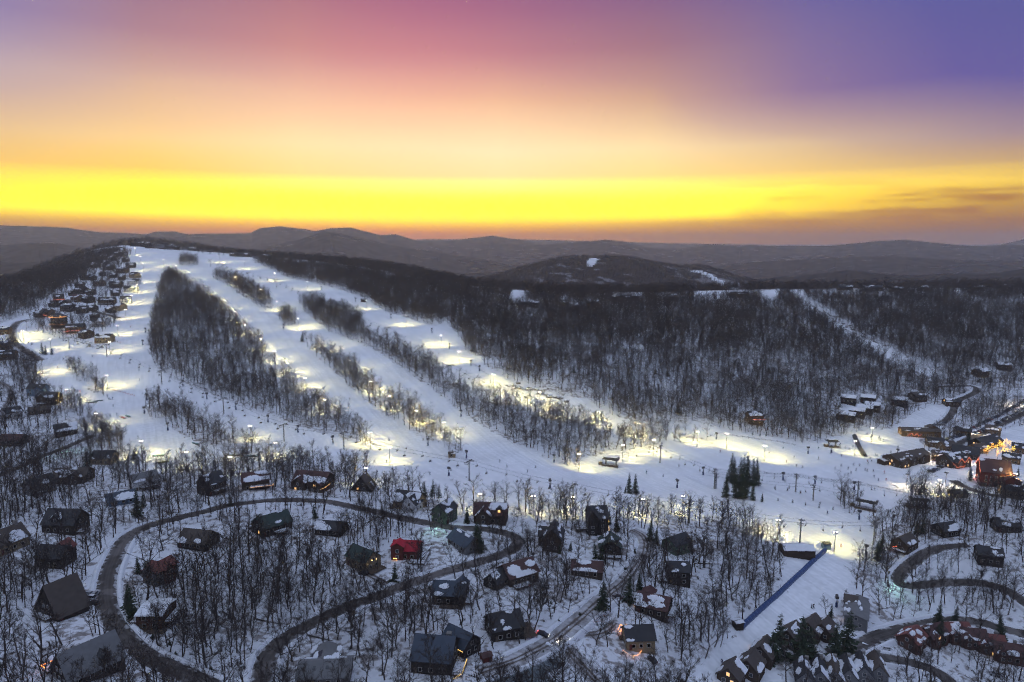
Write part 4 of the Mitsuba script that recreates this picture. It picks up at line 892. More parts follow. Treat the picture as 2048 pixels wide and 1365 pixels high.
for i, p in enumerate(((315.0, 461.1), (322.5, 467.3), (331.4, 475.5), (338.1, 480.2), (345.3, 486.6))):
    x, y = p
    z = gz(x, y)
    h = 4.5 + 1.3 * (i % 3)
    lights(('small', 'tall', 'slim', 'leaning', 'last')[i] + ' cone of red lights in the row before the big red brown lodge', [(x + 2.1 * (1 - t) * math.cos(9 * t), y + 2.1 * (1 - t) * math.sin(9 * t), z + h * t) for t in np.linspace(0, 0.97, 30)], (1, 0.14, 0.07), 5, r=0.16, step=0.6, group='light cones before the lodge')
house('little hut with a dark roof at the edge of the lower field', (282.3, 429.1), -5, 9, 7, 2.8, 26, 'tan', 'dark', (0.1, 0.2), short='little hut', lit=0.4, win=1, cat='hut', name='hut')
k60, M60 = house('hall with bright windows at the top of the open snow beside the wood', (418.0, 656.4), -6, 13, 9, 3.8, 26, 'brown', 'dark', (0.35, 0.2), lit=0.7, short='hall with bright windows')
house('dark roofed store at the right edge of the village', (319.9, 430.8), -12, 16, 11, 4.0, 20, 'tan', 'dark', (0.1, 0.2), short='dark roofed store', lit=0.2)
snowy = (((316.0, 647.7), 'upper left of the cluster'), ((335.6, 650.3), 'upper middle of the cluster'), ((296.8, 611.0), 'lowest and largest of the cluster'), ((311.2, 620.6), 'second from the lowest'), ((321.8, 627.5), 'third from the lowest'), ((332.1, 634.5), 'at the upper end of the near row'), ((365.1, 649.7), 'standing apart on the right of the cluster'))
for i, (p, lab) in enumerate(snowy):
    house(f'dark house with a snow covered roof, {lab}', p, -32, 12.5 + 2.5 * (i == 2), 9.5, 4.6, 24, 'dark', 'dark', (0.97, 0.9), group='cluster of snow roofed houses', short='snow roofed house of the cluster', lit=0.0, win=1)
house('brown house with red lights under the trees above the cluster of snow roofed houses', (390.0, 664.7), 15, 14, 10, 4.6, 26, 'brown', 'brown', (0.2, 0.1), short='brown house above the cluster', lit=0.05, win=1)
k62, M62 = house('tall log house with red lights along its balcony at the foot of the wooded hill', (207.5, 589.1), 5, 12, 10, 6.5, 30, 'log', 'dark', (0.8, 0.4), decks=((-5, 6, -8.4, -5.2, 3.2),), short='tall log house', lit=0.15)
lights('red lights along the balcony of the tall log house', loc(M62, (-5, -8.5, 4.3), (6, -8.5, 4.3)), (1, 0.12, 0.05), 5, r=0.22, step=0.5)
house('lone house with an orange window in the shadowed wood on the right', (494.2, 732.2), 10, 13, 10, 4.2, 28, 'log', 'dark', (0.6, 0.2), lit=0.35, short='lone house in the shadowed wood', win=1)
house('pale roofed house high in the shadowed wood near the right edge', (530.9, 750.9), -10, 13, 10, 4.2, 28, 'brown', 'dark', (0.7, 0.2), lit=0.0, short='pale roofed house', win=1)
# --- houses beside the left run, from the bottom up
def tower(label, at, r, h, storeys):
    x, y = at
    key = thing('tower_building', label, 'building')
    z = gz(x, y)
    w = np.arange(12) * math.pi / 6

    def ring(r0, z0, r1, z1):
        v = np.vstack([np.c_[np.cos(w) * r0 + x, np.sin(w) * r0 + y, w * 0 + z0], np.c_[np.cos(w) * r1 + x, np.sin(w) * r1 + y, w * 0 + z1]])
        i = np.arange(12)
        j = (i + 1) % 12
        return v, np.vstack([np.stack([i, j, j + 12], 1), np.stack([i, j + 12, i + 12], 1)])
    add(key, 'wall', ring(r, z - 4, r, z + h), WALLS['dark'])
    add(key, 'roof', join([ring(r + 1.2, z + h, 0.3, z + h + 4.2), ring(r + 1.2, z + h, r - 0.3, z + h - 0.1)]), ROOFS['dark'])
    for s in range(storeys):
        add(key, 'balcony', join([ring(r, z + 2.8 + 3 * s, r + 1.1, z + 2.8 + 3 * s), ring(r + 1.1, z + 2.8 + 3 * s, r + 1.1, z + 3.6 + 3 * s), ring(r, z + 2.6 + 3 * s, r + 1.1, z + 2.8 + 3 * s)]), TIMBER)
        for k in range(12):
            if -math.sin(w[k] + 0.26) > 0.1:
                c = np.array([x + math.cos(w[k] + 0.26) * r, y + math.sin(w[k] + 0.26) * r, z + 3.4 + 3 * s])
                M = frame(c[0], c[1], c[2], math.degrees(w[k] + 0.26) + 90)
                wk = add(key, 'window', move(M, box(-0.9, 0.9, -0.02, 0.28, -0.1, 1.8)), TRIM)
                lit = s == storeys - 1 and k % 2 == 0
                add(wk, 'pane', move(M, box(-0.7, 0.7, -0.06, 0.3, 0.05, 1.65)), BULB if lit else PANE, **({'emitter': emits(WARM, 1.6)} if lit else {}))
    HOUSES.append((key, x, y, r + 1, 'dark round tower'))
    return x, y, z


tx, ty, tz = tower('dark round tower house with lit bands of balconies in the upper left village', (-529.0, 818.4), 8.2, 13, 4)
lights('ring of orange lights round the top balcony of the round tower house', [(tx + 9.6 * math.cos(a), ty + 9.6 * math.sin(a), tz + 12.6) for a in np.linspace(3.3, 6.2, 14)], (1, 0.35, 0.1), 3.5, r=0.26)
lights('ring of orange lights round the lowest balcony of the round tower house', [(tx + 9.6 * math.cos(a), ty + 9.6 * math.sin(a), tz + 3.9) for a in np.linspace(3.3, 6.2, 14)], (1, 0.35, 0.1), 2.5, r=0.24)
left = (   # px position, yaw, length, wall, roof, share of lit windows, label
    ((-495.9, 795.5), 5, 19, 'log', 'dark', 0.8, 'low round fronted house outlined in red lights beside the round tower', 'red'),
    ((-465.4, 764.2), -8, 15, 'brown', 'dark', 0.1, 'house with a snow striped dark roof at the top of the rocky bank', ''),
    ((-429.7, 737.0), -10, 16, 'tan', 'dark', 0.2, 'house with a broad snow covered roof at the end of the rocky bank', ''),
    ((-483.5, 824.8), 0, 16, 'white', 'dark', 0.3, 'pale house with a snowy roof beside the left run', ''),
    ((-577.6, 873.4), 12, 13, 'log', 'dark', 0.4, 'house with a red lit walk left of the round tower', 'red'),
    ((-572.0, 904.8), 0, 14, 'dark', 'dark', 0.0, 'dark house behind the round tower', ''),
    ((-549.8, 898.7), 8, 14, 'dark', 'dark', 0.05, 'dark house among trees behind the low round fronted house', ''),
    ((-620.0, 963.1), 20, 12, 'log', 'dark', 0.7, 'small house with red lamps at the edge of the dark flank', 'red'),
    ((-593.9, 961.7), 0, 13, 'log', 'maroon', 0.3, 'house with warm lights by the bend of the narrow road', ''),
    ((-576.5, 957.5), -5, 13, 'dark', 'dark', 0.0, 'dark house just right of the bend of the narrow road', ''),
    ((-546.9, 950.9), 0, 20, 'brown', 'dark', 0.6, 'large house with two orange windows above the narrow road', ''),
    ((-527.5, 961.3), -6, 13, 'white', 'dark', 0.0, 'pale house with a snow roof on the edge of the left run', ''),
    ((-512.3, 919.1), -6, 14, 'tan', 'dark', 0.1, 'snow roofed house at the bottom of the column beside the left run', ''),
    ((-630.1, 1079.3), 10, 13, 'log', 'brown', 0.8, 'house with orange windows in the middle of the upper left village', ''),
    ((-599.2, 1068.9), -4, 17, 'dark', 'dark', 0.05, 'wide dark house in the middle of the upper left village', ''),
    ((-556.6, 1031.0), -8, 18, 'white', 'dark', 0.1, 'snow roofed house right beside a flood lamp of the left run', ''),
    ((-584.5, 1091.4), -8, 17, 'white', 'dark', 0.0, 'white snow roofed house with a lamp at its upper corner', ''),
    ((-621.1, 1164.5), -8, 16, 'tan', 'dark', 0.0, 'second house from the top of the column beside the left run', ''),
    ((-669.3, 1217.2), -4, 18, 'log', 'dark', 0.25, 'house with a lit gable in the upper part of the left village', ''),
    ((-684.9, 1273.0), 0, 15, 'dark', 'dark', 0.1, 'dark house near the top of the left run', ''),
    ((-714.9, 1257.2), 0, 17, 'dark', 'dark', 0.0, 'long dark house on the brow of the left village', ''),
    ((-770.2, 1311.0), 10, 15, 'dark', 'brown', 0.0, 'brown roofed house on the edge of the dark flank', ''),
    ((-785.4, 1392.3), 0, 16, 'dark', 'dark', 0.0, 'dark house high on the brow under the summit', ''),
    ((-803.0, 1450.0), 0, 17, 'dark', 'dark', 0.0, 'highest dark house below the summit knoll', ''),
    ((-619.8, 1014.5), 0, 15, 'dark', 'dark', 0.0, 'dark house at the upper end of the narrow road', ''),
    ((-686.2, 1138.0), 0, 13, 'dark', 'dark', 0.0, 'dark house among trees on the brow of the left flank', ''))
for p, yw, L, wl, rf, lt, lab, extra in left:
    kk, MM = house(lab, p, yw + float(RNG.uniform(-30, 30)), L, 10.5, 5.4, 32, wl, rf, (0.55 if 'snow' in lab else 0.2, 0.3), lit=lt, win=1, short='house of the upper left village', decks=((-L / 2, L / 2, -8.2, -5.4, 1.0),) if lt > 0.2 else ())
    if extra:
        lights('red lights along the front of the ' + ' '.join(lab.split()[:6]), loc(MM, (-L / 2 - 1.5, -8.6, 1.4), (0, -9.2, 1.8), (L / 2, -8.6, 1.4)), (1, 0.14, 0.05), 4, r=0.27, step=0.6)
edge = (   # along the left edge of the view
    ((-565.0, 777.6), 'house with red lights at the left edge below the round tower'), ((-522.9, 714.6), 'house with an orange window at the left edge above the road'), ((-491.6, 680.0), 'dark house between trees at the left edge'))
for p, lab in edge:
    house(lab, p, 15, 13, 10, 5, 32, 'log', 'dark', (0.3, 0.2), lit=0.5 if 'dark house' not in lab else 0, win=1, short='house at the left edge')
top = (((-894.6, 1714.8), 17, 'lodge'), ((-881.3, 1721.7), 15, 'cabin'), ((-831.4, 1728.1), 22, 'hall'), ((-810.5, 1714.3), 14, 'chalet'), ((-764.4, 1702.4), 20, 'gabled inn'), ((-561.0, 1490.9), 26, 'hotel'), ((-582.8, 1487.9), 15, 'cottage'), ((-508.3, 1465.9), 22, 'villa'))
for p, L, nm in top:
    house(f'dark {nm} on the ridge at the top of the runs', p, 0, L, 11, 5, 30, 'dark', 'dark', (0.15, 0.1), lit=0.12 if nm in ('hall', 'gabled inn', 'lodge') else 0, win=1, short=f'ridge {nm}')
far = (((80.5, 934.4), 17, 'lit', 'house with red lit windows high on the wooded hill'), ((71.3, 963.8), 13, '', 'small house just behind the house with red lit windows'), ((155.8, 1015.2), 26, '', 'long low house at the edge of the snowy crest'), ((172.5, 1020.1), 20, '', 'low house with a snow roof on the crest of the hill'),
       ((331.2, 1027.2), 26, '', 'long house at the top of the snowy crest above the hill'), ((550.8, 1077.2), 28, '', 'large dark house with snow patches on the right crest'), ((518.9, 1098.8), 20, 'lit', 'house with small red lights on the right crest'), ((580.4, 1061.3), 22, 'lit', 'house with an orange light strip on the right crest'),
       ((24.2, 943.6), 24, '', 'long snow roofed house below the bright clearing on the ridge'), ((626.4, 1069.2), 18, 'lit', 'house with warm windows on the far right crest'), ((704.1, 1072.3), 22, '', 'snow roofed house on the far right crest'), ((749.2, 1071.6), 18, '', 'dark house near the right end of the crest'),
       ((228.4, 1017.1), 18, '', 'dark house hidden in conifers on the snowy crest'), ((111.8, 976.5), 15, '', 'dark house among trees left of the snowy crest'))
for p, L, lt, lab in far:
    house(lab, p, 0, L, 11, 5, 26, 'dark', 'dark', (0.4 if 'snow' in lab else 0.15, 0.2), lit=0.6 if lt else 0, win=1, short='house on the crest')

# ------------------------------------------------------------------ flood lamps of the night runs
POS = {}
LAMP_COL = (1.0, 0.87, 0.28)


def lamp(at, aim, k=1.0, h=None, label=None, rgb=LAMP_COL, spread=50, name='flood_lamp', group='flood lamps along the runs', bright=1.0, weight=1.0):
    x, y = at
    h = h or 10.0 + y / 260
    pos = (x, y)
    z = gz(x, y)
    ax, ay = aim
    if math.hypot(ax - x, ay - y) < 5:
        ax += 6
    tgt = np.array([ax, ay, gz(ax, ay)])
    head = np.array([x, y, z + h])
    d = tgt - head
    d /= np.linalg.norm(d)
    key = thing(name, label, 'lamp', group)
    POS[key] = pos
    side = np.cross(d, [0, 0, 1.0])
    side /= np.linalg.norm(side)
    add(key, 'pole', beam([x, y, z - 1], head + [0, 0, 0.1], 0.2, 0.13, 6), TIMBER)
    add(key, 'crossarm', beam(head - side * 1.1, head + side * 1.1, 0.09, k=4, cap=True), STEEL)
    for s in (-0.7, 0.7):
        c = head + side * s + d * 0.25
        lk = add(key, 'lamp_head', beam(c - d * 0.3, c + d * 0.3, 0.35, 0.7, 7), STEEL)
        q = c + d * 0.3
        w = np.arange(7) * 2 * np.pi / 7
        up = np.cross(side, d)
        v = np.vstack([q + 0.7 * (np.cos(w)[:, None] * side + np.sin(w)[:, None] * up), q + d * 0.2])
        f = np.array([[i, (i + 1) % 7, 7] for i in range(7)])
        add(lk, 'lens', (v, f), BULB, emitter=emits((1, 0.94, 0.72), 26 * bright))
    I = 16.0 * h * h * k * DIM
    scene[key + '__light'] = {'type': 'spot', 'to_world': T().look_at(origin=(head + d * 0.9).tolist(), target=tgt.tolist(), up=[0.01, 0.02, 1]), 'intensity': {'type': 'rgb', 'value': [float(c * I) for c in rgb]},
                              'cutoff_angle': float(spread + 32), 'beam_width': float(spread * 0.22), 'sampling_weight': float(weight)}
    return key


RUN = {'left': 'left run', 'middle': 'second run', 'third': 'third run', 'right': 'right hand run', 'field': 'lower field', 'lodge': 'upper snow field'}
LAMPS = (
    ('left', ((-767.9, 1447.7), (-811.6, 1558.2)), ((-684.2, 1307.1), (-712.9, 1391.1)), ((-636.1, 1221.5), (-649.6, 1277.9)), ((-576.7, 1099.2), (-590.1, 1153.4)), ((-540.0, 1016.5), (-550.9, 1061.8)), ((-512.1, 947.9), (-514.9, 975.3)), ((-470.1, 854.3), (-478.9, 890.2)), ((-428.9, 761.4), (-435.1, 789.5)), ((-395.8, 686.3), (-400.3, 710.2))),
    ('lodge', ((-544.3, 785.0), (-535.5, 781.6)), ((-520.4, 743.7), (-527.4, 766.1)), ((-421.1, 622.5), (-415.3, 632.1)), ((-349.7, 542.8), (-353.2, 564.8)), ((-291.1, 481.8), (-289.9, 500.7)), ((-229.8, 423.9), (-232.8, 434.4)), ((-340.7, 582.6), (-342.0, 601.0)), ((-466.1, 704.5), (-465.9, 720.4))),
    ('middle', ((-626.4, 1274.8), (-636.4, 1314.9)), ((-574.6, 1211.4), (-577.2, 1237.8)), ((-513.9, 1125.6), (-515.1, 1148.3)), ((-436.2, 1005.8), (-448.0, 1045.8)), ((-401.5, 950.9), (-414.6, 999.8)), ((-365.8, 895.2), (-371.0, 926.3)), ((-326.1, 826.6), (-331.2, 857.2)), ((-288.9, 757.8), (-292.5, 785.6)), ((-251.1, 698.7), (-251.3, 720.0)), ((-224.9, 660.0), (-224.8, 678.7)), ((-201.2, 624.3), (-198.6, 638.0)), ((-174.1, 582.8), (-173.8, 601.5)), ((-144.3, 532.4), (-146.1, 556.5)), ((-96.1, 464.1), (-98.8, 487.0)), ((-77.9, 435.0), (-80.6, 458.4))),
    ('third', ((-422.5, 1078.0), (-424.6, 1110.4)), ((-349.0, 978.5), (-355.2, 1015.0)), ((-297.3, 890.1), (-302.0, 928.9)), ((-239.0, 783.2), (-237.4, 811.0)), ((-192.5, 700.2), (-185.2, 717.6)), ((-147.0, 631.3), (-140.2, 644.9)), ((-117.5, 577.0), (-113.5, 594.8)), ((-95.7, 541.9), (-90.7, 558.4)), ((-71.4, 512.6), (-66.4, 531.4)), ((-48.9, 494.3), (-43.9, 510.9))),
    ('right', ((-547.6, 1326.5), (-551.5, 1367.4)), ((-470.3, 1246.4), (-479.9, 1302.5)), ((-375.9, 1119.7), (-405.5, 1179.7)), ((-303.4, 1045.1), (-311.3, 1093.0)), ((-186.5, 899.0), (-204.5, 952.6)), ((-120.3, 796.6), (-129.9, 827.9)), ((-71.5, 704.3), (-81.9, 733.2)), ((-49.2, 652.8), (-56.5, 678.0)), ((-15.9, 596.2), (-19.6, 617.4)), ((0.8, 570.0), (-2.5, 584.2)), ((22.9, 565.1), (21.8, 578.9)), ((32.2, 548.1), (36.0, 563.3)), ((67.8, 539.9), (71.4, 554.7)), ((96.9, 526.3), (101.0, 545.9)), ((141.5, 523.2), (144.6, 545.9)), ((164.0, 522.9), (177.4, 544.7))),
    ('field', ((44.1, 449.1), (53.2, 471.1)), ((77.3, 476.3), (81.4, 492.2)), ((102.3, 493.1), (104.5, 510.3)), ((184.0, 497.3), (195.1, 519.4)), ((292.9, 557.7), (307.1, 578.2)), ((260.4, 518.9), (277.4, 543.4)), ((270.0, 428.5), (281.6, 446.2)), ((324.5, 437.9), (345.4, 461.0)), ((139.4, 352.5), (145.0, 369.6)), ((167.1, 347.3), (175.4, 363.4)), ((-149.9, 433.6), (-157.1, 449.1)), ((-81.8, 381.5), (-88.3, 405.5)), ((-16.2, 343.6), (-20.0, 366.1)), ((11.0, 345.0), (12.7, 365.1)), ((31.5, 349.3), (32.1, 368.1)), ((69.2, 357.5), (74.1, 376.4)), ((93.9, 371.5), (100.3, 391.9)), ((-178.1, 466.7), (-181.5, 486.0)), ((-191.8, 401.8), (-202.3, 425.8)), ((-162.4, 392.9), (-171.6, 417.6))),
)
STRONG = {**{('field', i): 0.55 for i in range(10, 20)}, ('field', 3): 2.4, ('field', 0): 1.3, ('field', 6): 0.6, ('field', 1): 1.3, ('field', 2): 1.3, ('middle', 13): 1.6, ('right', 7): 1.6, ('right', 6): 1.4, ('right', 9): 1.6, ('lodge', 5): 1.5, ('third', 3): 1.5, ('third', 4): 1.5, ('lodge', 3): 1.3, ('lodge', 1): 1.3, ('middle', 12): 1.3}
ORD = ['top', 'second', 'third', 'fourth', 'fifth', 'sixth', 'seventh', 'eighth', 'ninth', 'tenth', 'eleventh', 'twelfth', 'thirteenth', 'fourteenth', 'fifteenth', 'sixteenth', 'seventeenth', 'eighteenth', 'nineteenth', 'last']
for run, *ls in LAMPS:
    for i, (p, q) in enumerate(ls):
        where = f', the {ORD[i]} along the {RUN[run]} from the summit' if run not in ('field', 'lodge') else f' round the {RUN[run]}'
        lamp(p, q, STRONG.get((run, i), 1.0), label=f'lit flood lamp on a pole{where}')
for i, (p, lab) in enumerate((((-289.2, 440.3), 'beside the uphill road on the left'), ((-38.2, 321.9), 'beside the loop road near the green walled house'), ((180.5, 319.9), 'at the hairpin on the right'))):
    x, y = p
    lamp(p, (x + 6, y - 4), 0.14, h=8, label='pale green glowing street lamp ' + lab, rgb=(0.45, 1.0, 0.75), name='street_lamp', group=None, bright=0.4)

# ------------------------------------------------------------------ repeated small things: kinds, then copies
def kind(name, parts):
    scene['kind_' + name] = {'type': 'shapegroup', **{k: mikit.ply(m, b, sm) for k, m, b, sm in parts}}
    return 'kind_' + name


def copy(name, k, M, label, category, group=None):
    key = free(name)
    POS[key] = (float(M[0][3]), float(M[1][3]))
    scene[key] = {'type': 'instance', 'shapegroup': {'type': 'ref', 'id': k}, 'to_world': T(np.asarray(M, float))}
    labels[key] = {a: b for a, b in (('label', label), ('category', category), ('group', group)) if b}
    return key


def size(M, s):
    return M @ np.diag([s, s, s, 1.0])


def hull_chain(bones, refine=None):
    import manifold3d as m3
    man = None
    for (p, r), (q, t) in bones:
        h = m3.Manifold.batch_hull([m3.Manifold.sphere(r, 8).translate(list(map(float, p))), m3.Manifold.sphere(t, 8).translate(list(map(float, q)))])
        man = h if man is None else man + h
    m = man.to_mesh()
    return np.array(m.vert_properties[:, :3]), np.array(m.tri_verts)


CLOTH = {k: plain('cloth_' + k, c, None, 0.1, 4.0) for k, c in dict(black=(0.025, 0.025, 0.03), navy=(0.03, 0.045, 0.11), red=(0.3, 0.03, 0.03), grey=(0.13, 0.13, 0.14), teal=(0.03, 0.12, 0.13)).items()}
BLUE = plain('tunnel_blue', (0.022, 0.055, 0.16), 0.4, 0.15, 0.8)
BLUE2 = plain('tunnel_rib', (0.12, 0.19, 0.36), 0.5, 0.15, 0.8)


def skier_kind(name, colour, pose):
    if pose == 'ski':
        hip, chest, head, knees, feet = (0, -0.05, 0.88), (0, 0.16, 1.32), (0, 0.26, 1.62), ((-0.14, 0.17, 0.5), (0.14, 0.17, 0.5)), ((-0.14, 0.0, 0.1), (0.14, 0.0, 0.1))
        elbows, hands = ((-0.36, 0.2, 1.08), (0.36, 0.2, 1.08)), ((-0.36, 0.46, 1.02), (0.36, 0.46, 1.02))
    else:
        hip, chest, head, knees, feet = (0, 0, 0.95), (0, 0.02, 1.42), (0, 0.05, 1.7), ((-0.12, 0.05, 0.52), (0.12, 0.05, 0.52)), ((-0.13, 0, 0.1), (0.13, 0, 0.1))
        elbows, hands = ((-0.33, 0.02, 1.15), (0.33, 0.05, 1.15)), ((-0.34, 0.22, 1.0), (0.36, 0.2, 0.98))
    sh = [(s * 0.21, chest[1], chest[2]) for s in (-1, 1)]
    b = [((hip, 0.17), (chest, 0.2)), ((chest, 0.17), ((head[0], head[1] - 0.03, head[2] - 0.16), 0.07)), ((sh[0], 0.1), (sh[1], 0.1)), ((head, 0.11), ((head[0], head[1] + 0.02, head[2] - 0.13), 0.07))]
    for i in range(2):
        b += [((hip, 0.14), (knees[i], 0.1)), ((knees[i], 0.095), (feet[i], 0.08)), ((feet[i], 0.07), ((feet[i][0], feet[i][1] + 0.17, 0.08), 0.06)), ((sh[i], 0.09), (elbows[i], 0.07)), ((elbows[i], 0.065), (hands[i], 0.055))]
    parts = [('body', hull_chain(b), CLOTH[colour], False), ('helmet', hull_chain([((head[0], head[1] - 0.02, head[2] + 0.03), 0.14), ((head[0], head[1], head[2] + 0.05), 0.13)] and [(((head[0], head[1] - 0.02, head[2] + 0.03), 0.14), ((head[0], head[1], head[2] + 0.05), 0.13))]), CLOTH['black' if colour != 'black' else 'grey'], False)]
    for i, n in enumerate(('ski', 'ski_001')):
        x = feet[i][0]
        parts.append((n, box(x - 0.05, x + 0.05, -0.75, 0.95, 0.0, 0.035), CLOTH['black'], False))
    for i, n in enumerate(('pole', 'pole_001')):
        p = hands[i]
        parts.append((n, beam(p, (p[0] * 1.15, p[1] - 0.35, 0.05), 0.015, k=3), STEEL, False))
    return kind(name, parts)


SK = [skier_kind(f'skier_{c}_{p}', c, p) for c, p in (('black', 'ski'), ('navy', 'ski'), ('black', 'stand'), ('grey', 'ski'), ('red', 'ski'), ('teal', 'stand'))]
SKW = ['dark clothing gliding downhill', 'navy clothing gliding downhill', 'dark clothing standing upright', 'grey clothing gliding downhill', 'red clothing gliding downhill', 'teal clothing standing upright']
SKIERS = {
    'on the lower field in front of the lodges': [(194.2, 516.0),(200.2, 497.3),(203.7, 487.6),(206.8, 484.9),(230.0, 484.8),(238.0, 492.8),(239.5, 485.3),(248.2, 495.1),(251.3, 492.7),(243.4, 481.6),(236.3, 474.2),(232.7, 470.9),(250.5, 482.9),(251.5, 482.1),(255.2, 481.1),(249.1, 467.8),(248.7, 461.0),(260.9, 477.1),(228.8, 509.2),(240.6, 536.5),(250.4, 518.7),(303.1, 566.4),(302.7, 562.4),(304.5, 561.2),(305.7, 570.6),(301.1, 572.3),(299.7, 572.0),(298.8, 577.0),(278.0, 522.1),(278.5, 520.8),(269.3, 513.2),(263.8, 505.9),(260.7, 499.1),(266.3, 505.0),(253.8, 460.8),(236.2, 442.3),(245.1, 525.6),(263.7, 550.0),(264.5, 542.2),(265.3, 537.9),(271.7, 544.9),(307.9, 545.4),(294.6, 531.0),(286.6, 522.3),(283.1, 520.9),(210.6, 509.5),(210.8, 531.6)],
    'near the lower lift station': [(224.9, 411.2),(224.9, 403.6),(226.4, 403.8),(221.5, 397.9),(223.2, 395.0),(224.6, 396.0),(234.0, 401.7),(186.9, 410.3),(185.0, 395.6)],
    'on the lowest run beside the blue tunnel': [(168.0, 349.4),(173.6, 353.7),(132.6, 293.0),(133.9, 294.1),(78.7, 245.2),(80.2, 244.5)],
    'on the broad snow between the runs and the spruces': [(15.3, 444.3),(9.8, 429.3),(89.5, 452.8),(99.6, 448.6),(115.7, 471.8),(105.1, 509.4),(105.7, 401.7),(156.7, 514.6),(163.4, 488.3)],
    'at the foot of the middle runs': [(-102.8, 435.1),(-80.9, 440.9),(-72.9, 427.9),(-86.8, 483.4),(-3.2, 440.6),(-72.8, 469.7),(-38.3, 427.5),(-8.0, 452.1),(-41.0, 470.7),(-50.3, 416.8)],
    'lower down the left run': [(-306.5, 592.5),(-288.2, 578.2),(-327.9, 609.9),(-326.3, 558.2),(-324.3, 556.8),(-322.6, 558.2),(-331.2, 565.4),(-311.5, 538.1),(-294.1, 512.3),(-270.1, 473.8),(-252.8, 462.9),(-206.7, 432.6),(-248.8, 544.6),(-237.9, 545.0),(-205.9, 413.2),(-366.9, 573.7),(-364.6, 576.9),(-362.0, 576.0),(-359.3, 574.9),(-341.8, 636.1)],
    'higher up the left run': [(-506.4, 966.6),(-492.5, 912.6),(-468.6, 862.5),(-440.7, 808.7),(-641.6, 1249.4),(-630.5, 1232.6),(-417.7, 735.3),(-413.8, 733.1),(-410.1, 731.0),(-460.1, 732.0),(-431.5, 669.3),(-419.1, 640.4),(-409.9, 680.1)],
    'on the upper snow field by the round tower': [(-537.9, 788.6),(-535.4, 786.5),(-528.2, 788.3),(-537.1, 791.7),(-559.2, 809.6),(-504.5, 734.7)],
    'on the second or third run': [(-508.5, 1134.9),(-559.3, 1211.7),(-71.7, 684.2),(-186.1, 674.2),(-133.0, 566.5),(-278.8, 842.4)],
}
for where, ps in SKIERS.items():
    for p in ps:
        i = int(RNG.choice(6, p=[0.34, 0.2, 0.18, 0.12, 0.08, 0.08]))
        x, y = p
        M = size(frame(x, y, gz(x, y) + 0.03, RNG.uniform(120, 250)), 1.12)
        copy('person', SK[i], M, f'skier in {SKW[i]} {where}', 'person', f'skiers {where}: {SKW[i].split()[0]}')

# ------------------------------------------------------------------ snow guns
gun = kind('snow_gun', [('pole', beam((0, 0, -1), (0, 0, 3.4), 0.17, 0.13, 6), CLOTH['navy'], False), ('pad', beam((0, 0, 0), (0, 0, 1.7), 0.45, 0.42, 8, True), CLOTH['navy'], 40),
                        ('barrel', join([beam((0, -0.7, 3.8), (0, 0.8, 4.25), 0.62, 0.5, 10), beam((0, -0.7, 3.8), (0, -0.5, 3.86), 0.2, 0.62, 10)]), STEEL, 40), ('yoke', join([box(-0.72, -0.62, -0.1, 0.1, 3.2, 4.1), box(0.62, 0.72, -0.1, 0.1, 3.2, 4.1), box(-0.72, 0.72, -0.1, 0.1, 3.2, 3.32)]), STEEL, False), ('control_box', box(0.2, 0.55, -0.2, 0.2, 1.9, 2.6), METAL, False)])
GUNS = {
    'along the grove left of the second run': [(-181.5, 511.3),(-153.7, 492.6),(-123.9, 473.8),(-283.5, 596.3),(-294.4, 556.6),(-246.5, 557.9),(-214.1, 534.4),(-241.0, 480.6),(-275.5, 516.1),(-324.2, 641.5)],
    'along the tree edge of the left run': [(-591.5, 1223.5),(-559.4, 1142.2),(-513.2, 1029.0),(-490.2, 971.6),(-433.3, 853.5),(-408.4, 779.2),(-380.7, 719.7)],
    'beside the middle runs': [(-38.6, 416.1),(-30.7, 460.1),(-39.8, 537.2),(-58.9, 479.5),(-96.9, 533.2),(-258.1, 790.4)],
    'beside the right hand run': [(-214.4, 963.9),(-284.8, 1054.2),(-145.7, 844.4),(-87.2, 761.8),(-63.1, 703.3),(-38.4, 650.6),(-29.8, 637.2),(38.7, 560.7),(67.4, 555.4)],
    'on the lower field': [(22.2, 396.3),(28.7, 465.2),(103.8, 426.6),(128.7, 458.1),(162.2, 543.3),(226.8, 523.3),(181.2, 454.2),(201.1, 450.6),(223.3, 442.6),(200.8, 389.9),(246.5, 527.0),(295.2, 522.7)],
    'beside the lowest run': [(145.7, 297.4),(184.5, 348.8)],
}
for where, ps in GUNS.items():
    for p in ps:
        x, y = p
        copy('snow_gun', gun, size(frame(x, y, gz(x, y), RNG.uniform(0, 360)), 1.25), f'dark fan snow gun {where}', 'snow gun', f'snow guns {where}')

# ------------------------------------------------------------------ chairlifts
def bar(p0, p1, w):
    return beam(p0, p1, w, k=4, cap=True)


chair = kind('lift_chair', [('hanger', join([bar((0, 0, 0), (0, 0.15, -2.2), 0.07), bar((-0.95, 0, -2.2), (0.95, 0, -2.2), 0.06)]), STEEL, False), ('seat', box(-1.05, 1.05, -0.35, 0.25, -3.0, -2.88), STEEL, False),
                            ('backrest', box(-1.05, 1.05, 0.22, 0.3, -2.88, -2.25), STEEL, False), ('side_frame', join([bar((-0.95, 0, -2.2), (-1.0, -0.35, -2.95), 0.05), bar((-1.0, 0.25, -2.95), (-0.95, 0, -2.2), 0.05)]), STEEL, False),
                            ('side_frame_001', join([bar((0.95, 0, -2.2), (1.0, -0.35, -2.95), 0.05), bar((1.0, 0.25, -2.95), (0.95, 0, -2.2), 0.05)]), STEEL, False), ('footrest', join([bar((-0.6, -0.5, -3.5), (0.6, -0.5, -3.5), 0.04), bar((0, -0.35, -2.9), (0, -0.5, -3.5), 0.04)]), STEEL, False)])


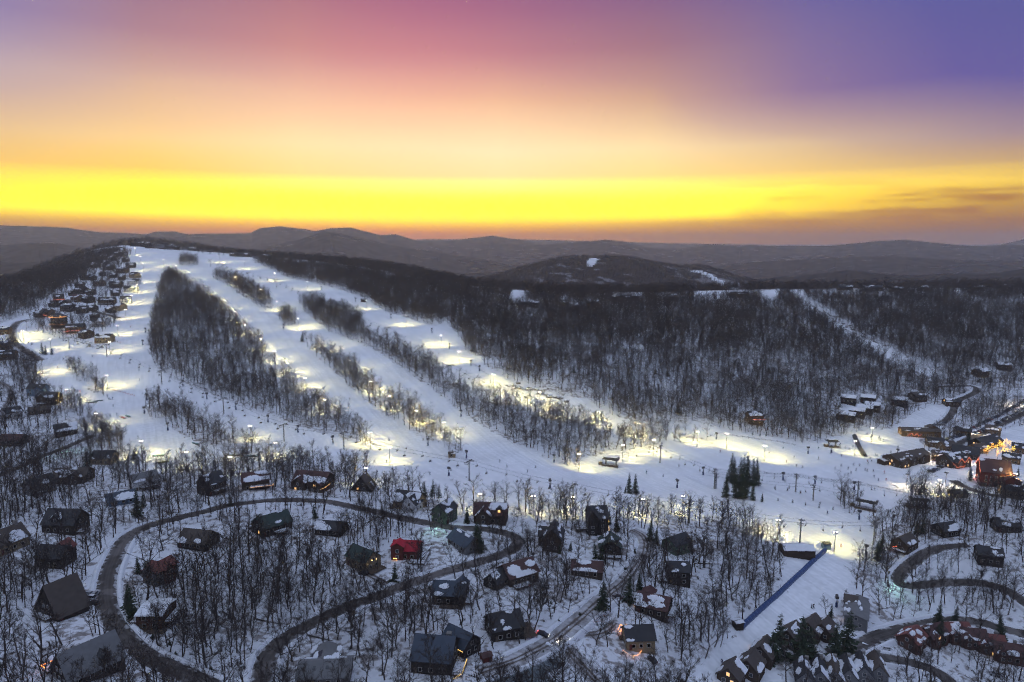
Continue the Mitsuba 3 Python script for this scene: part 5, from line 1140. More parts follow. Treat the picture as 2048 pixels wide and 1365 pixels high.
def near_tower(p, top, sd, which):
    i = int(np.argmin(np.linalg.norm(top[:, :2] - p[:2], axis=1)))
    o = (p - top[i])[:2] @ (top[-1] - top[0])[:2]
    return f'empty chair {"just below" if o > 0 else "just above"} the {ORD[min(i, 19)]} tower, {"uphill" if sd > 0 else "downhill"} side of the {which}'


def lift(which, pts, heights, spacing=17.0, gauge=2.7, end0=None, end1=None, tall=12.5):
    pts = np.array(pts, float)
    top = np.array([[x, y, gz(x, y) + h] for (x, y), h in zip(pts, heights)])
    d = pts[-1] - pts[0]
    d /= np.linalg.norm(d)
    nn = np.array([-d[1], d[0], 0])
    yaw = math.degrees(math.atan2(d[1], d[0])) - 90
    for i in range(len(pts)):
        x, y, z = top[i]
        g = gz(x, y)
        k = thing('lift_tower', f'steel lift tower, {ORD[min(i, 19)]} from the upper end of the {which}', 'lift tower', 'towers of the ' + which)
        M = frame(x, y, g, yaw)
        h = z - g
        add(k, 'mast', move(M, beam((0, 0, -2), (0, 0, h + 0.5), 0.48, 0.32, 8)), METAL, 40)
        add(k, 'crossarm', move(M, join([box(-gauge - 0.5, gauge + 0.5, -0.16, 0.16, h + 0.05, h + 0.5), bar((-gauge, 0, h), (0, 0, h - 1.6), 0.1), bar((gauge, 0, h), (0, 0, h - 1.6), 0.1)])), STEEL)
        for s in (-1, 1):
            sk = add(k, 'sheave_train', move(M, join([box(s * gauge - 0.09, s * gauge + 0.09, -1.7, 1.7, h - 0.18, h)])), STEEL)
            add(sk, 'wheel', move(M, join([beam((s * gauge - 0.12, q, h - 0.2), (s * gauge + 0.12, q, h - 0.2), 0.26, k=8, cap=True) for q in (-1.4, -0.5, 0.5, 1.4)])), METAL)
        add(k, 'platform', move(M, join([box(-gauge - 1.0, -gauge - 0.3, -1.5, 1.5, h - 0.9, h - 0.8), box(gauge + 0.3, gauge + 1.0, -1.5, 1.5, h - 0.9, h - 0.8)])), STEEL)
    line = [top[0] - np.r_[d, 0] * 6] if end0 is None else [np.array([*end0, gz(*end0) + 5.0])]
    line += list(top) + ([np.array([*end1, gz(*end1) + 5.0])] if end1 is not None else [])
    line = np.array(line)
    fine = []
    for a, b in zip(line[:-1], line[1:]):
        n = max(3, int(np.linalg.norm(b - a) / 14))
        t = np.linspace(0, 1, n, endpoint=False)[:, None]
        sag = 0.02 * np.linalg.norm(b - a)
        fine.append(a + (b - a) * t - np.array([0, 0, 1]) * sag * 4 * t * (1 - t))
    fine = np.vstack(fine + [line[-1:]])
    s = np.r_[0, np.cumsum(np.linalg.norm(np.diff(fine, axis=0), axis=1))]
    for sd in (-1, 1):
        q = fine + nn * gauge * sd
        c = thing('lift_cable', f'{"uphill" if sd > 0 else "downhill"} haul cable of the {which}', 'cable')
        add(c, 'rope', join([beam(a, b, 0.085, k=3) for a, b in zip(q[:-1], q[1:])]), STEEL)
        for t in np.arange(spacing * (0.3 if sd < 0 else 0.8), s[-1] - 3, spacing):
            p = np.array([np.interp(t, s, q[:, j]) for j in range(3)])
            copy('lift_chair', chair, frame(p[0], p[1], p[2], yaw + (0 if sd > 0 else 180) + RNG.uniform(-3, 3)), near_tower(p, top, sd, which), 'lift chair', f'chairs of the {which}, {"uphill" if sd > 0 else "downhill"} side')


def station(label, at, yaw, L=11, W=6.5, h=4.2):
    x, y = at
    k = thing('lift_station', label, 'lift station')
    M = frame(x, y, gz(x, y), yaw)
    add(k, 'roof', move(M, join([box(-L / 2, L / 2, -W / 2, W / 2, h, h + 0.5), box(-L / 2 + 0.8, L / 2 - 0.8, -W / 2 + 0.8, W / 2 - 0.8, h + 0.5, h + 1.5)])), STEEL)
    add(k, 'snow_patch', move(M, box(-L / 2 + 0.9, L / 2 - 0.9, -W / 2 + 0.9, W / 2 - 0.9, h + 1.502, h + 1.75)), SNOWCAP)
    for a in (-L * 0.32, L * 0.32):
        add(k, 'column', move(M, box(a - 0.45, a + 0.45, -0.45, 0.45, -2, h)), METAL)
    add(k, 'bull_wheel', move(M, beam((L * 0.2, 0, h - 0.6), (L * 0.2, 0, h - 0.35), 2.3, k=20, cap=True)), STEEL)
    bx = add(k, 'operator_hut', move(M, box(-L / 2 - 2.6, -L / 2 - 0.2, -W / 2, -W / 2 + 2.6, -1, 2.6)), TIMBER)
    add(bx, 'hut_roof', move(M, box(-L / 2 - 2.9, -L / 2 + 0.1, -W / 2 - 0.3, -W / 2 + 2.9, 2.6, 2.85)), SNOWCAP)
    deck(k, M, -L / 2, L / 2, -W / 2 - 2.4, -W / 2 + 0.4, 0.6, snow=False, down=2)
    return k


lift('right hand lift', [(-546.8, 1284.0), (-498.6, 1224.6), (-423.9, 1136.0), (-357.7, 1070.9), (-230.4, 900.9), (-131.5, 736.5), (-54.0, 614.9), (12.4, 554.1), (58.3, 520.5)], [13] * 9, spacing=24, end1=(68.7, 473.2))
lift('village lift', [(104.0, 479.0), (127.4, 427.1), (178.9, 483.0), (180.5, 431.4), (217.2, 425.5)][:2] + [(180.5, 431.4), (217.2, 425.5)], [12, 12, 11, 11], spacing=15, end0=(68.7, 473.2), end1=(251.0, 418.5))
lift('left run lift', [(-451.2, 710.7), (-395.1, 679.0), (-303.0, 599.2), (-218.3, 521.4), (-157.1, 472.1), (-113.3, 461.0), (-25.4, 403.5), (32.9, 365.5), (95.5, 362.9), (151.7, 353.6), (193.3, 358.6)], [12] * 11, spacing=21, end1=(213.9, 370.3))
lift('short field lift', [(128.5, 427.4), (186.0, 418.0), (201.6, 410.2)], [9, 9, 9], spacing=18, end1=(215.1, 413.1))
station('steel lift station with two decks at the top of the village lift', (68.0, 467.7), -18)
station('timber decked lift station beside a small grove on the lower field', (215.1, 410.0), -35, 12, 7)
station('small lift station at the upper edge of the lower field', (255.7, 546.4), 5, 9, 5)
station('dark lift station under trees at the right end of the lower field', (250.0, 415.1), -10)

# ------------------------------------------------------------------ covered conveyors, features, fences
def tunnel(label, a, b, skin, rib, w=1.7, h=2.7, step=3.0, name='conveyor_tunnel'):
    k = thing(name, label, 'conveyor tunnel')
    n = max(4, int(math.hypot(b[0] - a[0], b[1] - a[1]) / step))
    t = np.linspace(0, 1, n + 1)[:, None]
    p = np.array(a) + (np.array(b) - np.array(a)) * t
    d = (p[-1] - p[0]) / np.linalg.norm(p[-1] - p[0])
    nn = np.array([-d[1], d[0]])
    z = ground(p[:, 0], p[:, 1])
    z = np.convolve(np.pad(z, 2, mode='edge'), np.ones(5) / 5, 'valid')
    prof = [(-w, -0.8), (-w, h * 0.45), (-w * 0.72, h * 0.8), (0, h), (w * 0.72, h * 0.8), (w, h * 0.45), (w, -0.8)]
    sec = lambda i, s=1.0: np.array([[*(p[i] + nn * u * s), z[i] + v * (s if v > 0 else 1)] for u, v in prof])
    for i in range(n):
        v = np.vstack([sec(i), sec(i + 1)])
        add(k, 'panel', (v, grid_faces(2, 7)), skin)
        o = np.array([*d, 0]) * 0.12
        q = sec(i, 1.04)
        add(k, 'rib', (np.vstack([q - o, q + o]), grid_faces(2, 7)), rib)
    add(k, 'belt', (np.vstack([[[*(p[i] + nn * u), z[i] + 0.25] for u in (-0.5, 0.5)] for i in range(n + 1)]), grid_faces(n + 1, 2)), STEEL)
    return k


for i, p in enumerate(((-593.8, 929.7), (-621.1, 996.4), (-651.1, 1063.3), (-600.9, 1006.7), (-675.0, 1138.2), (-687.0, 1186.2), (-764.3, 1337.1), (-654.1, 1161.5), (-563.8, 1001.5), (-515.6, 902.6), (-543.4, 910.7), (-514.1, 864.3), (-601.6, 923.3), (-583.1, 866.6), (-740.5, 1360.0), (-628.3, 1138.3))):
    k_, m_ = house('small dark house packed among its neighbours in the upper left village', p, float(RNG.uniform(-40, 40)), 10.5, 8.5, 4.6, 34, 'dark', ('dark', 'brown')[i % 2], (0.35, 0.3), lit=0.22, win=1, group='small packed houses of the upper left village', short='packed house')
    POS[k_] = p
for i, p in enumerate(((339.9, 550.8), (343.7, 540.6), (383.7, 583.8), (364.9, 535.5), (372.8, 509.3), (320.9, 511.4), (400.9, 539.0), (412.9, 589.1))):
    k_, m_ = house('small shop with warm windows in the crowded village on the right', p, float(RNG.uniform(-40, 40)), 11, 8.5, 4.2, 34, 'log', ('dark', 'brown')[i % 2], (0.2, 0.15), lit=0.75, win=1, group='small shops of the village', short='village shop', cat='shop', name='shop')
    POS[k_] = p
tunnel('long blue covered conveyor climbing beside the lowest run', (92.9, 267.9), (163.1, 348.9), BLUE, BLUE2, 0.95, 1.75)
tunnel('short dark covered conveyor standing steeply on the lower field', (267.8, 518.4), (286.1, 572.4), STEEL, TIMBER, 1.6, 2.6)
house('tiny shed with a snow cap at the lower end of the blue conveyor', (91.7, 268.1), 20, 3.6, 3.2, 2.3, 14, 'dark', 'dark', (1, 1), win=0, cat='shed', name='shed', foot=1.5, oh=0.3, short='tiny shed at the conveyor')
house('tiny dark cabin at the upper end of the blue conveyor', (164.7, 351.6), 0, 3.8, 3.4, 2.6, 14, 'blue', 'dark', (0, 0), win=0, cat='cabin', name='cabin', foot=1.5, oh=0.3, short='tiny cabin at the conveyor')
house('small yellow brown hut at the end of the grove between the middle runs', (-40.6, 461.8), 0, 4.6, 4, 2.5, 24, 'tan', 'brown', (0.3, 0.3), win=1, cat='hut', name='hut', foot=1.5, oh=0.3, short='hut between the middle runs')
house('small dark start hut under the bright lamp of the right hand run', (-203.3, 963.4), 0, 6, 5, 3, 24, 'dark', 'dark', (0.2, 0.3), win=0, cat='hut', name='hut', foot=2, short='start hut')
FE = plain('feature_red', (0.3, 0.05, 0.05), 0.5), plain('feature_teal', (0.05, 0.16, 0.2), 0.5), plain('feature_yellow', (0.25, 0.23, 0.06), 0.5)
for i, (p, yw, m, lab) in enumerate((((-334.2, 549.5), 20, 1, 'dark jump box on the snow above the terrain park'), ((-331.6, 553.3), 20, 1, 'second jump box in line above the terrain park'), ((-286.3, 506.1), -40, 0, 'red jump box lying on the terrain park'), ((-284.1, 509.0), -40, 1, 'teal jump box beside the red one'),
                                     ((-211.4, 457.1), -30, 1, 'blue ended rail at the tree edge of the terrain park'), ((-214.6, 419.7), 35, 2, 'olive box at the foot of the terrain park'), ((-195.2, 404.5), 10, 2, 'round topped yellow barrel feature at the edge of the run'), ((-223.4, 431.4), 15, 1, 'crossed rail lying on the snow of the terrain park'), ((-177.9, 438.5), 5, 1, 'long dark rail along the grove edge'), ((-166.5, 437.9), 0, 1, 'second long dark rail along the grove edge'))):
    k = thing('ski_feature', lab, 'terrain park box')
    M = frame(p[0], p[1], gz(*p), yw)
    add(k, 'top_sheet', move(M, box(-3.4, 3.4, -0.6, 0.6, 0.7, 0.82)), FE[m])
    add(k, 'side_panel', move(M, join([box(-3.3, 3.3, -0.55, -0.5, 0, 0.7), box(-3.3, 3.3, 0.5, 0.55, 0, 0.7)])), STEEL)


def fence(label, pts, h=1.2, step=2.4, rails=2, m=None, cat='fence'):
    m = m or TIMBER
    line = spline(pts, step)
    k = thing('fence', label, cat)
    z = ground(line[:, 0], line[:, 1])
    for (x, y), g in zip(line, z):
        add(k, 'post', box(x - 0.09, x + 0.09, y - 0.09, y + 0.09, g - 0.4, g + h), m)
    for r in range(rails):
        for i in range(len(line) - 1):
            o = h * (0.9 - 0.45 * r)
            add(k, 'rail', beam((*line[i], z[i] + o), (*line[i + 1], z[i + 1] + o), 0.06, k=4), m)


fence('timber rail fence along the yard at the bottom edge', [(-14.5, 205.6), (-8.7, 209.3), (-3.9, 213.3), (0.3, 217.3)])
fence('orange safety fence across the left run', [(-348.6, 586.8), (-330.9, 579.9), (-309.1, 566.3)], 1.1, 3.0, 2, FE[0])
fence('long dark safety fence across the lower field', [(164.6, 470.5), (189.9, 464.4), (220.1, 455.7), (243.0, 448.0), (258.2, 433.9)], 1.1, 5.0, 2, STEEL)
fence('timber fence along the upper edge of the right hand run', [(-41.2, 665.9), (-32.1, 645.7), (-20.7, 623.6)], 1.4, 3.0, 2)
fence('snow fence along the foot of the wooded hill', [(168.6, 555.9), (187.4, 551.1), (207.1, 549.6), (224.8, 543.3)], 1.1, 4.0, 2, TIMBER)
for i, p in enumerate(((-85.5, 209.5), (-3.2, 306.2), (14.1, 309.3), (91.9, 353.2), (-5.0, 317.3), (-62.5, 331.7))):
    x, y = p
    g = gz(x, y)
    k = thing('utility_pole', ('wooden utility pole on the snow inside the lower bend of the loop road', 'wooden utility pole by the bend of the road', 'wooden utility pole in front of the steep dark brown house', 'wooden utility pole in the wood right of the turning place', 'wooden utility pole on the inner side of the road bend', 'wooden utility pole below the half timbered house')[i], 'utility pole')
    add(k, 'pole', beam((x, y, g - 1), (x, y, g + 10), 0.17, 0.12, 6), TIMBER)
    add(k, 'crossarm', box(x - 1.2, x + 1.2, y - 0.08, y + 0.08, g + 9.2, g + 9.4), TIMBER)
    add(k, 'transformer', beam((x + 0.4, y, g + 7.6), (x + 0.4, y, g + 8.6), 0.28, k=8, cap=True), METAL)

# ------------------------------------------------------------------ cars
PAINT = {k: plain('paint_' + k, c, 0.3, 0.05, 2.0) for k, c in dict(black=(0.02, 0.02, 0.024), silver=(0.32, 0.33, 0.35), white=(0.6, 0.6, 0.62), blue=(0.05, 0.09, 0.18), red=(0.22, 0.02, 0.02)).items()}
RUBBER = plain('rubber', (0.02, 0.02, 0.02), None, 0.1, 4.0)
REDLAMP = plain('red_lamp', (0.3, 0.02, 0.02), 0.3, 0.05, 4.0)


def car_parts(paint, suv=True):
    hb, ht = (1.0, 1.75) if suv else (0.88, 1.42)
    def hullbox(pts):
        m = trimesh.convex.convex_hull(np.array(pts, float))
        return np.array(m.vertices), np.array(m.faces)
    body = hullbox([(s * x, y, z) for s in (-1, 1) for x, y, z in ((0.86, -2.2, 0.4), (0.86, 2.2, 0.4), (0.92, -2.25, 0.75), (0.92, 2.25, 0.7), (0.82, -2.2, hb), (0.8, 1.1, hb), (0.76, 2.15, hb - 0.14))])
    glass = hullbox([(s * x, y, z) for s in (-1, 1) for x, y, z in ((0.8, -2.0, hb), (0.8, 1.1, hb), (0.66, -1.7, ht - 0.06), (0.66, 0.4, ht - 0.06))])
    roof = hullbox([(s * x, y, z) for s in (-1, 1) for x, y, z in ((0.68, -1.75, ht - 0.07), (0.68, 0.45, ht - 0.07), (0.6, -1.6, ht), (0.6, 0.3, ht))])
    out = [('body', body, PAINT[paint], False), ('cabin_glass', glass, PANE, False), ('roof', roof, PAINT[paint], False)]
    n = 0
    for s in (-1, 1):
        for y in (-1.35, 1.4):
            out.append(('wheel' + (f'_{n:03d}' if n else ''), beam((s * 0.72, y, 0.36), (s * 0.94, y, 0.36), 0.36, k=12, cap=True), RUBBER, 40))
            n += 1
    for i, s in enumerate((-1, 1)):
        e = f'_{i:03d}' if i else ''
        out.append(('headlight' + e, box(s * 0.66 - 0.16, s * 0.66 + 0.16, 2.16, 2.25, 0.66, 0.82), TRIM, False))
        out.append(('tail_light' + e, box(s * 0.7 - 0.12, s * 0.7 + 0.12, -2.28, -2.18, 0.75, 0.98), REDLAMP, False))
    return out


CARS = {(c, s): kind(f'car_{c}_{int(s)}', car_parts(c, s)) for c in PAINT for s in (True, False)}
for p, yw, c, s, lab in (((-160.5, 251.0), 75, 'silver', False, 'silver car covered with snow beside the brown A-frame house'), ((-157.5, 247.8), 78, 'white', True, 'white car parked second in the row beside the brown A-frame house'), ((-153.8, 242.9), 82, 'black', True, 'black car parked nearest in the row beside the brown A-frame house'), ((-157.4, 250.7), 5, 'silver', True, 'silver car parked across the row beside the loop road'),
                         ((42.8, 271.3), 60, 'black', True, 'dark car half covered with snow beside the lane'), ((-61.7, 277.0), 70, 'black', True, 'black car in front of the green roofed house'), ((50.5, 235.4), 20, 'black', True, 'dark car at the end of the lit yard'), ((195.3, 263.9), 60, 'silver', True, 'silver car parked below the brick red row houses'), ((154.2, 271.3), 80, 'white', False, 'white car on the road behind the row of town houses'), ((-407.0, 574.9), 30, 'black', True, 'dark car on the snowy drive near the blue grey house')):
    copy('parked_car', CARS[c, s], frame(p[0], p[1], gz(*p) + 0.1, yw), lab, 'car')
# the moving car at the lane junction
x, y = (11.2, 237.2)
ck = thing('car', 'dark car with red tail lights and glowing headlights at the lane junction', 'car')
Mc = frame(x, y, gz(x, y) + 0.15, -112)
for n, m, b, sm in car_parts('black', True):
    if n.startswith('headlight'):
        add(ck, 'headlight', move(Mc, m), BULB, emitter=emits((1, 0.93, 0.7), 12))
    elif n.startswith('tail_light'):
        add(ck, 'tail_light', move(Mc, box(*(lambda v: (v[:, 0].min() - 0.08, v[:, 0].max() + 0.08, -2.32, -2.18, 0.7, 1.1))(m[0]))), BULB, emitter=emits((1, 0.06, 0.05), 9))
    else:
        add(ck, n.split('_0')[0], move(Mc, m), b, sm)
c0, c1 = loc(Mc, (0, 2.6, 0.8), (0, 22, -0.5))
scene[ck + '__light'] = {'type': 'spot', 'to_world': T().look_at(origin=c0.tolist(), target=[float(c1[0]), float(c1[1]), gz(c1[0], c1[1])], up=[0, 0, 1]), 'intensity': {'type': 'rgb', 'value': [900 * DIM, 840 * DIM, 520 * DIM]}, 'cutoff_angle': 34.0, 'beam_width': 10.0}
rows = (((402.3, 601.5), (507.1, 675.9), 'in the upper row of the village car park'), ((397.6, 588.7), (494.7, 658.4), 'in the second row of the village car park'), ((371.0, 603.6), (387.2, 613.0), 'on open snow behind the lodge'), ((295.9, 480.5), (324.7, 505.3), 'in the row beside the village chalets'), ((354.0, 562.9), (381.8, 580.9), 'along the road behind the lodge'))
for a, b, where in rows:
    n = int(math.hypot(b[0] - a[0], b[1] - a[1]) / 2.9)
    for i in range(n):
        if RNG.random() < 0.16:
            continue
        t = i / n
        px_, py_ = a[0] + (b[0] - a[0]) * t, a[1] + (b[1] - a[1]) * t
        c = str(RNG.choice(['black', 'silver', 'white', 'blue', 'red'], p=[0.38, 0.22, 0.18, 0.14, 0.08]))
        yw = math.degrees(math.atan2(b[1] - a[1], b[0] - a[0]))
        copy('parked_car', CARS[c, bool(RNG.random() < 0.6)], frame(px_, py_, gz(px_, py_) + 0.05, yw + (0 if RNG.random() < 0.5 else 180) + RNG.uniform(-4, 4)), f'{c} car parked {where}', 'car', f'{c} cars {where}')
for i, (p, lab) in enumerate((((399.7, 588.5), 'middle of the car park'), ((414.3, 586.6), 'below the car park'), ((482.4, 662.4), 'upper end of the car park'), ((317.3, 508.4), 'left of the red traced chalet'), ((489.3, 663.4), 'right hand edge of the car park'), ((290.4, 454.7), 'front of the dark chalet traced in red'), ((323.4, 535.9), 'corner of the lodge with glowing windows'), ((338.1, 507.1), 'lane between the village halls'), ((329.2, 478.5), 'near side of the tree square'), ((263.0, 452.2), 'near end of the long dark lodge'))):
    lamp(p, (p[0] - 5, p[1] - 6), 0.7, h=8, label='warm lamp on a post at the ' + lab, rgb=(1, 0.8, 0.45), name='street_lamp', group=None, bright=0.5)

# frozen pond by the junction
pond = np.array([(-6.1, 204.0), (-2.3, 210.3), (3.5, 216.0), (10.3, 221.0), (15.7, 224.0), (17.0, 222.4), (12.7, 218.3), (10.0, 214.6), (13.8, 209.5)])
pg = sg.Polygon(pond).buffer(1.0)
m = trimesh.creation.extrude_polygon(pg, 0.2, engine='earcut')
m = m.subdivide().subdivide()
v = np.array(m.vertices)
v[:, 2] = ground(v[:, 0], v[:, 1]) + 0.05 + v[:, 2]
add(None, 'frozen_pond', (v, np.array(m.faces)), mat('ice', {'type': 'twosided', 'bsdf': {'type': 'principled', 'base_color': proc(lambda p, n, uv: mix(mi.Color3f(0.1, 0.13, 0.14), mi.Color3f(0.45, 0.5, 0.54), smoothstep(0.35, 0.65, fbm(p.x * 0.15, p.y * 0.15, 0)))), 'roughness': 0.35, 'specular': 0.5}}))
labels['frozen_pond'] = {'label': 'grey frozen pond beside the lane junction', 'category': 'pond', 'kind': 'structure'}

# boulders
def rock(seed):
    m = trimesh.creation.icosphere(subdivisions=2)
    v = np.array(m.vertices)
    v *= (0.65 + 0.7 * meshkit.fbm(v * 1.3 + seed * 7.1, 3, seed))[:, None]
    v[:, 2] *= 0.7
    top = v.copy()
    return v, np.array(m.faces)


ROCK = mat('rock', {'type': 'diffuse', 'reflectance': proc(lambda p, n, uv: mix(mi.Color3f(0.07, 0.064, 0.06) * (0.6 + 0.8 * fbm(p.x * 1.3, p.y * 1.3, p.z * 1.3)), mi.Color3f(0.78, 0.8, 0.85), smoothstep(0.72, 0.9, n.z + 0.3 * (fbm(p.x * 0.8, p.y * 0.8, p.z) - 0.5))))})
RK = []
for i in range(4):
    scene[f'kind_rock_{i}'] = {'type': 'shapegroup', 'boulder': mikit.ply(rock(i), ROCK, 30)}
    RK.append(f'kind_rock_{i}')
BANDS = (('on the bank above the bright bend of the right hand run', [(0.9, 602.6), (15.5, 596.7), (30.1, 586.5), (44.6, 581.2)], 46, 7, 2.0), ('on the rocky bank below the round tower', [(-464.0, 750.0), (-440.8, 727.0), (-424.5, 714.1), (-414.5, 714.6)], 26, 7, 1.4), ('on the open strip of the old cut run', [(424.8, 969.0), (418.2, 879.0), (420.5, 851.0), (427.6, 810.7)], 26, 9, 2.2), ('on the snowy edge of the third run', [(-308.6, 1013.5), (-265.5, 973.3), (-219.6, 924.3), (-161.9, 798.0)], 16, 6, 1.3),
         ('on the verge inside the lower bend of the loop road', [(-101.5, 211.5), (-94.3, 207.7), (-87.0, 205.1)], 10, 6, 0.7), ('beside the drive at the bottom of the lane', [(21.6, 245.3), (18.1, 249.1), (12.8, 257.0)], 7, 4, 0.6))
for where, line, n, w, s in BANDS:
    l = spline(line, 1.0)
    for i in range(n):
        q = l[int(RNG.integers(len(l)))] + RNG.normal(0, w * 0.5, 2)
        k = s * RNG.uniform(0.5, 1.25)
        copy('boulder', RK[i % 4], size(frame(q[0], q[1], gz(*q) - 0.1 * k, RNG.uniform(0, 360)), k), 'snow capped boulder ' + where, 'boulder', 'boulders ' + where)

# ------------------------------------------------------------------ trees
BARK = mat('bark', {'type': 'diffuse', 'reflectance': proc(lambda p, n, uv: mi.Color3f(0.06, 0.052, 0.048) * (0.55 + 0.9 * fbm(p.x * 1.5, p.y * 1.5, p.z * 0.5)))})
TWIG = mat('twig', {'type': 'diffuse', 'reflectance': proc(lambda p, n, uv: mi.Color3f(0.055, 0.045, 0.042) * (0.6 + 0.8 * noise(p.x * 0.12, p.y * 0.12, 1.0)))})
NEEDLE = mat('needles', {'type': 'twosided', 'bsdf': {'type': 'diffuse', 'reflectance': proc(lambda p, n, uv: mix(mi.Color3f(0.022, 0.034, 0.024), mi.Color3f(0.05, 0.066, 0.04), noise(p.x * 0.9, p.y * 0.9, p.z * 0.9)))}})


def tubes(P0, P1, R0, R1, k):
    """Many bars at once, k-sided; k = 1 makes three-sided spikes that end in a point."""
    P0, P1 = np.asarray(P0, float), np.asarray(P1, float)
    n = len(P0)
    R0, R1 = np.broadcast_to(R0, n), np.broadcast_to(R1, n)
    t = P1 - P0
    t = t / (np.linalg.norm(t, axis=1, keepdims=True) + 1e-9)
    a = np.cross(t, np.where(np.abs(t[:, 2:]) < 0.9, [0, 0, 1.0], [1.0, 0, 0]))
    a /= np.linalg.norm(a, axis=1, keepdims=True) + 1e-9
    b = np.cross(t, a)
    s = 3 if k == 1 else k
    w = np.arange(s) * 2 * np.pi / s
    ring = np.cos(w)[None, :, None] * a[:, None] + np.sin(w)[None, :, None] * b[:, None]
    i = np.arange(s)
    j = (i + 1) % s
    if k == 1:
        v = np.concatenate([P0[:, None] + ring * R0[:, None, None], P1[:, None]], 1)
        f = np.stack([i, j, i * 0 + s], 1)
    else:
        v = np.concatenate([P0[:, None] + ring * R0[:, None, None], P1[:, None] + ring * R1[:, None, None]], 1)
        f = np.vstack([np.stack([i, j, j + s], 1), np.stack([i, j + s, i + s], 1)])
    return v.reshape(-1, 3), (f[None] + (np.arange(n) * v.shape[1])[:, None, None]).reshape(-1, 3)


def bare_tree(seed, H, limbs, per, twigs, sides=5, thick=1.0, clear=0.35, spread=1.0, ct=None):
    ct = ct or thick
    g = np.random.default_rng(seed)
    m = 7 if sides > 3 else 4
    h = np.linspace(0, 1, m)
    lean = g.normal(0, 0.06, 2)
    path = np.c_[np.cumsum(g.normal(0, 0.04 * H, m)) * (h > 0) * 0.6 + lean[0] * H * h, np.cumsum(g.normal(0, 0.04 * H, m)) * (h > 0) * 0.6 + lean[1] * H * h, h * H * 0.9]
    path[0] = [0, 0, -0.8]
    rad = (0.016 * H * (1 - h) ** 0.8 + 0.003 * H) * thick
    parts = [tubes(path[:-1], path[1:], rad[:-1], rad[1:], sides)]
    at = lambda u: np.array([np.interp(u, h, path[:, q]) for q in range(3)])
    L0, L1, LR, tips = [], [], [], []
    crown = []
    for q in range(limbs):
        u = clear + (0.97 - clear) * (q + g.uniform(0, 1)) / limbs
        p = at(u)
        az = q * 2.4 + g.normal(0, 0.5)
        up = g.uniform(0.5, 1.1) + 0.4 * (u - 0.5)
        ln = H * (0.34 * (1.1 - u) + 0.1) * g.uniform(0.75, 1.25) * spread
        d = np.array([math.cos(az) * math.cos(up), math.sin(az) * math.cos(up), math.sin(up)])
        mid = p + d * ln * 0.5 + g.normal(0, 0.05, 3) * ln
        d2 = d + np.array([0, 0, 0.35]) + g.normal(0, 0.15, 3)
        end = mid + d2 / np.linalg.norm(d2) * ln * 0.5
        r = max(0.012 * H * (1.1 - u), 0.004 * H) * ct
        if sides > 3:
            parts.append(tubes([p, mid], [mid, end], [r, r * 0.65], [r * 0.65, r * 0.25], 3))
        else:
            parts.append(tubes([p], [end], [r], [0], 1))
        for b in range(per):
            w = g.uniform(0.25, 1.0)
            s = p + (mid - p) * min(1, 2 * w) + (end - mid) * max(0, 2 * w - 1)
            e = d2 / np.linalg.norm(d2) + g.normal(0, 0.55, 3)
            e /= np.linalg.norm(e)
            bl = ln * g.uniform(0.25, 0.5)
            t = s + e * bl
            L0.append(s); L1.append(t); LR.append(r * 0.4)
            for _ in range(twigs):
                w2 = g.uniform(0.2, 1.0)
                s2 = s + (t - s) * w2
                e2 = e + g.normal(0, 0.6, 3) + np.array([0, 0, 0.25])
                e2 /= np.linalg.norm(e2)
                crown.append((s2, s2 + e2 * H * g.uniform(0.05, 0.11)))
    br = tubes(L0, L1, np.array(LR), 0, 1) if L0 else None
    tw = tubes([c[0] for c in crown], [c[1] for c in crown], 0.0022 * H * ct + 0.012, 0, 1) if crown else None
    return join(parts), join([x for x in (br, tw) if x is not None])


def spruce(seed, H, whorls=20, per=9, wide=0.2, start=0.08, ragged=0.25):
    g = np.random.default_rng(seed)
    trunk = tubes([[0, 0, -0.6], [0, 0, H * 0.6]], [[0, 0, H * 0.6], [0, 0, H]], [0.016 * H, 0.008 * H], [0.008 * H, 0.001 * H], 5)
    vs, fs, n = [], [], 0
    for w in range(whorls):
        u = start + (0.99 - start) * (w / whorls) ** 0.92
        reach = H * wide * (1 - u) ** 0.8 + 0.015 * H
        for b in range(per):
            az = g.uniform(0, 2 * math.pi)
            ln = reach * g.uniform(1 - ragged * 1.6, 1 + ragged * 0.6)
            d = np.array([math.cos(az), math.sin(az), 0])
            s = np.array([-d[1], d[0], 0])
            z = u * H + g.normal(0, 0.01 * H)
            droop = ln * g.uniform(0.12, 0.42)
            wd = ln * g.uniform(0.2, 0.34)
            a, m, e = np.array([0, 0, z]), d * ln * 0.55 + [0, 0, z - droop * 0.35], d * ln + [0, 0, z - droop + 0.12 * ln]
            v = [a, m + s * wd - [0, 0, wd * 0.35], m, m - s * wd - [0, 0, wd * 0.35], e, m + s * wd * 0.8 + d * ln * 0.26 - [0, 0, wd * 0.5], m - s * wd * 0.8 + d * ln * 0.26 - [0, 0, wd * 0.5]]
            vs += v
            fs += [[n, n + 1, n + 2], [n, n + 2, n + 3], [n + 2, n + 5, n + 4], [n + 2, n + 4, n + 6]]
            n += 7
    return trunk, (np.array(vs), np.array(fs))


def tree_kind(name, trunk, crown, leaf):
    return kind(name, [('trunk', trunk, BARK, False), ('crown', crown, leaf, False)])


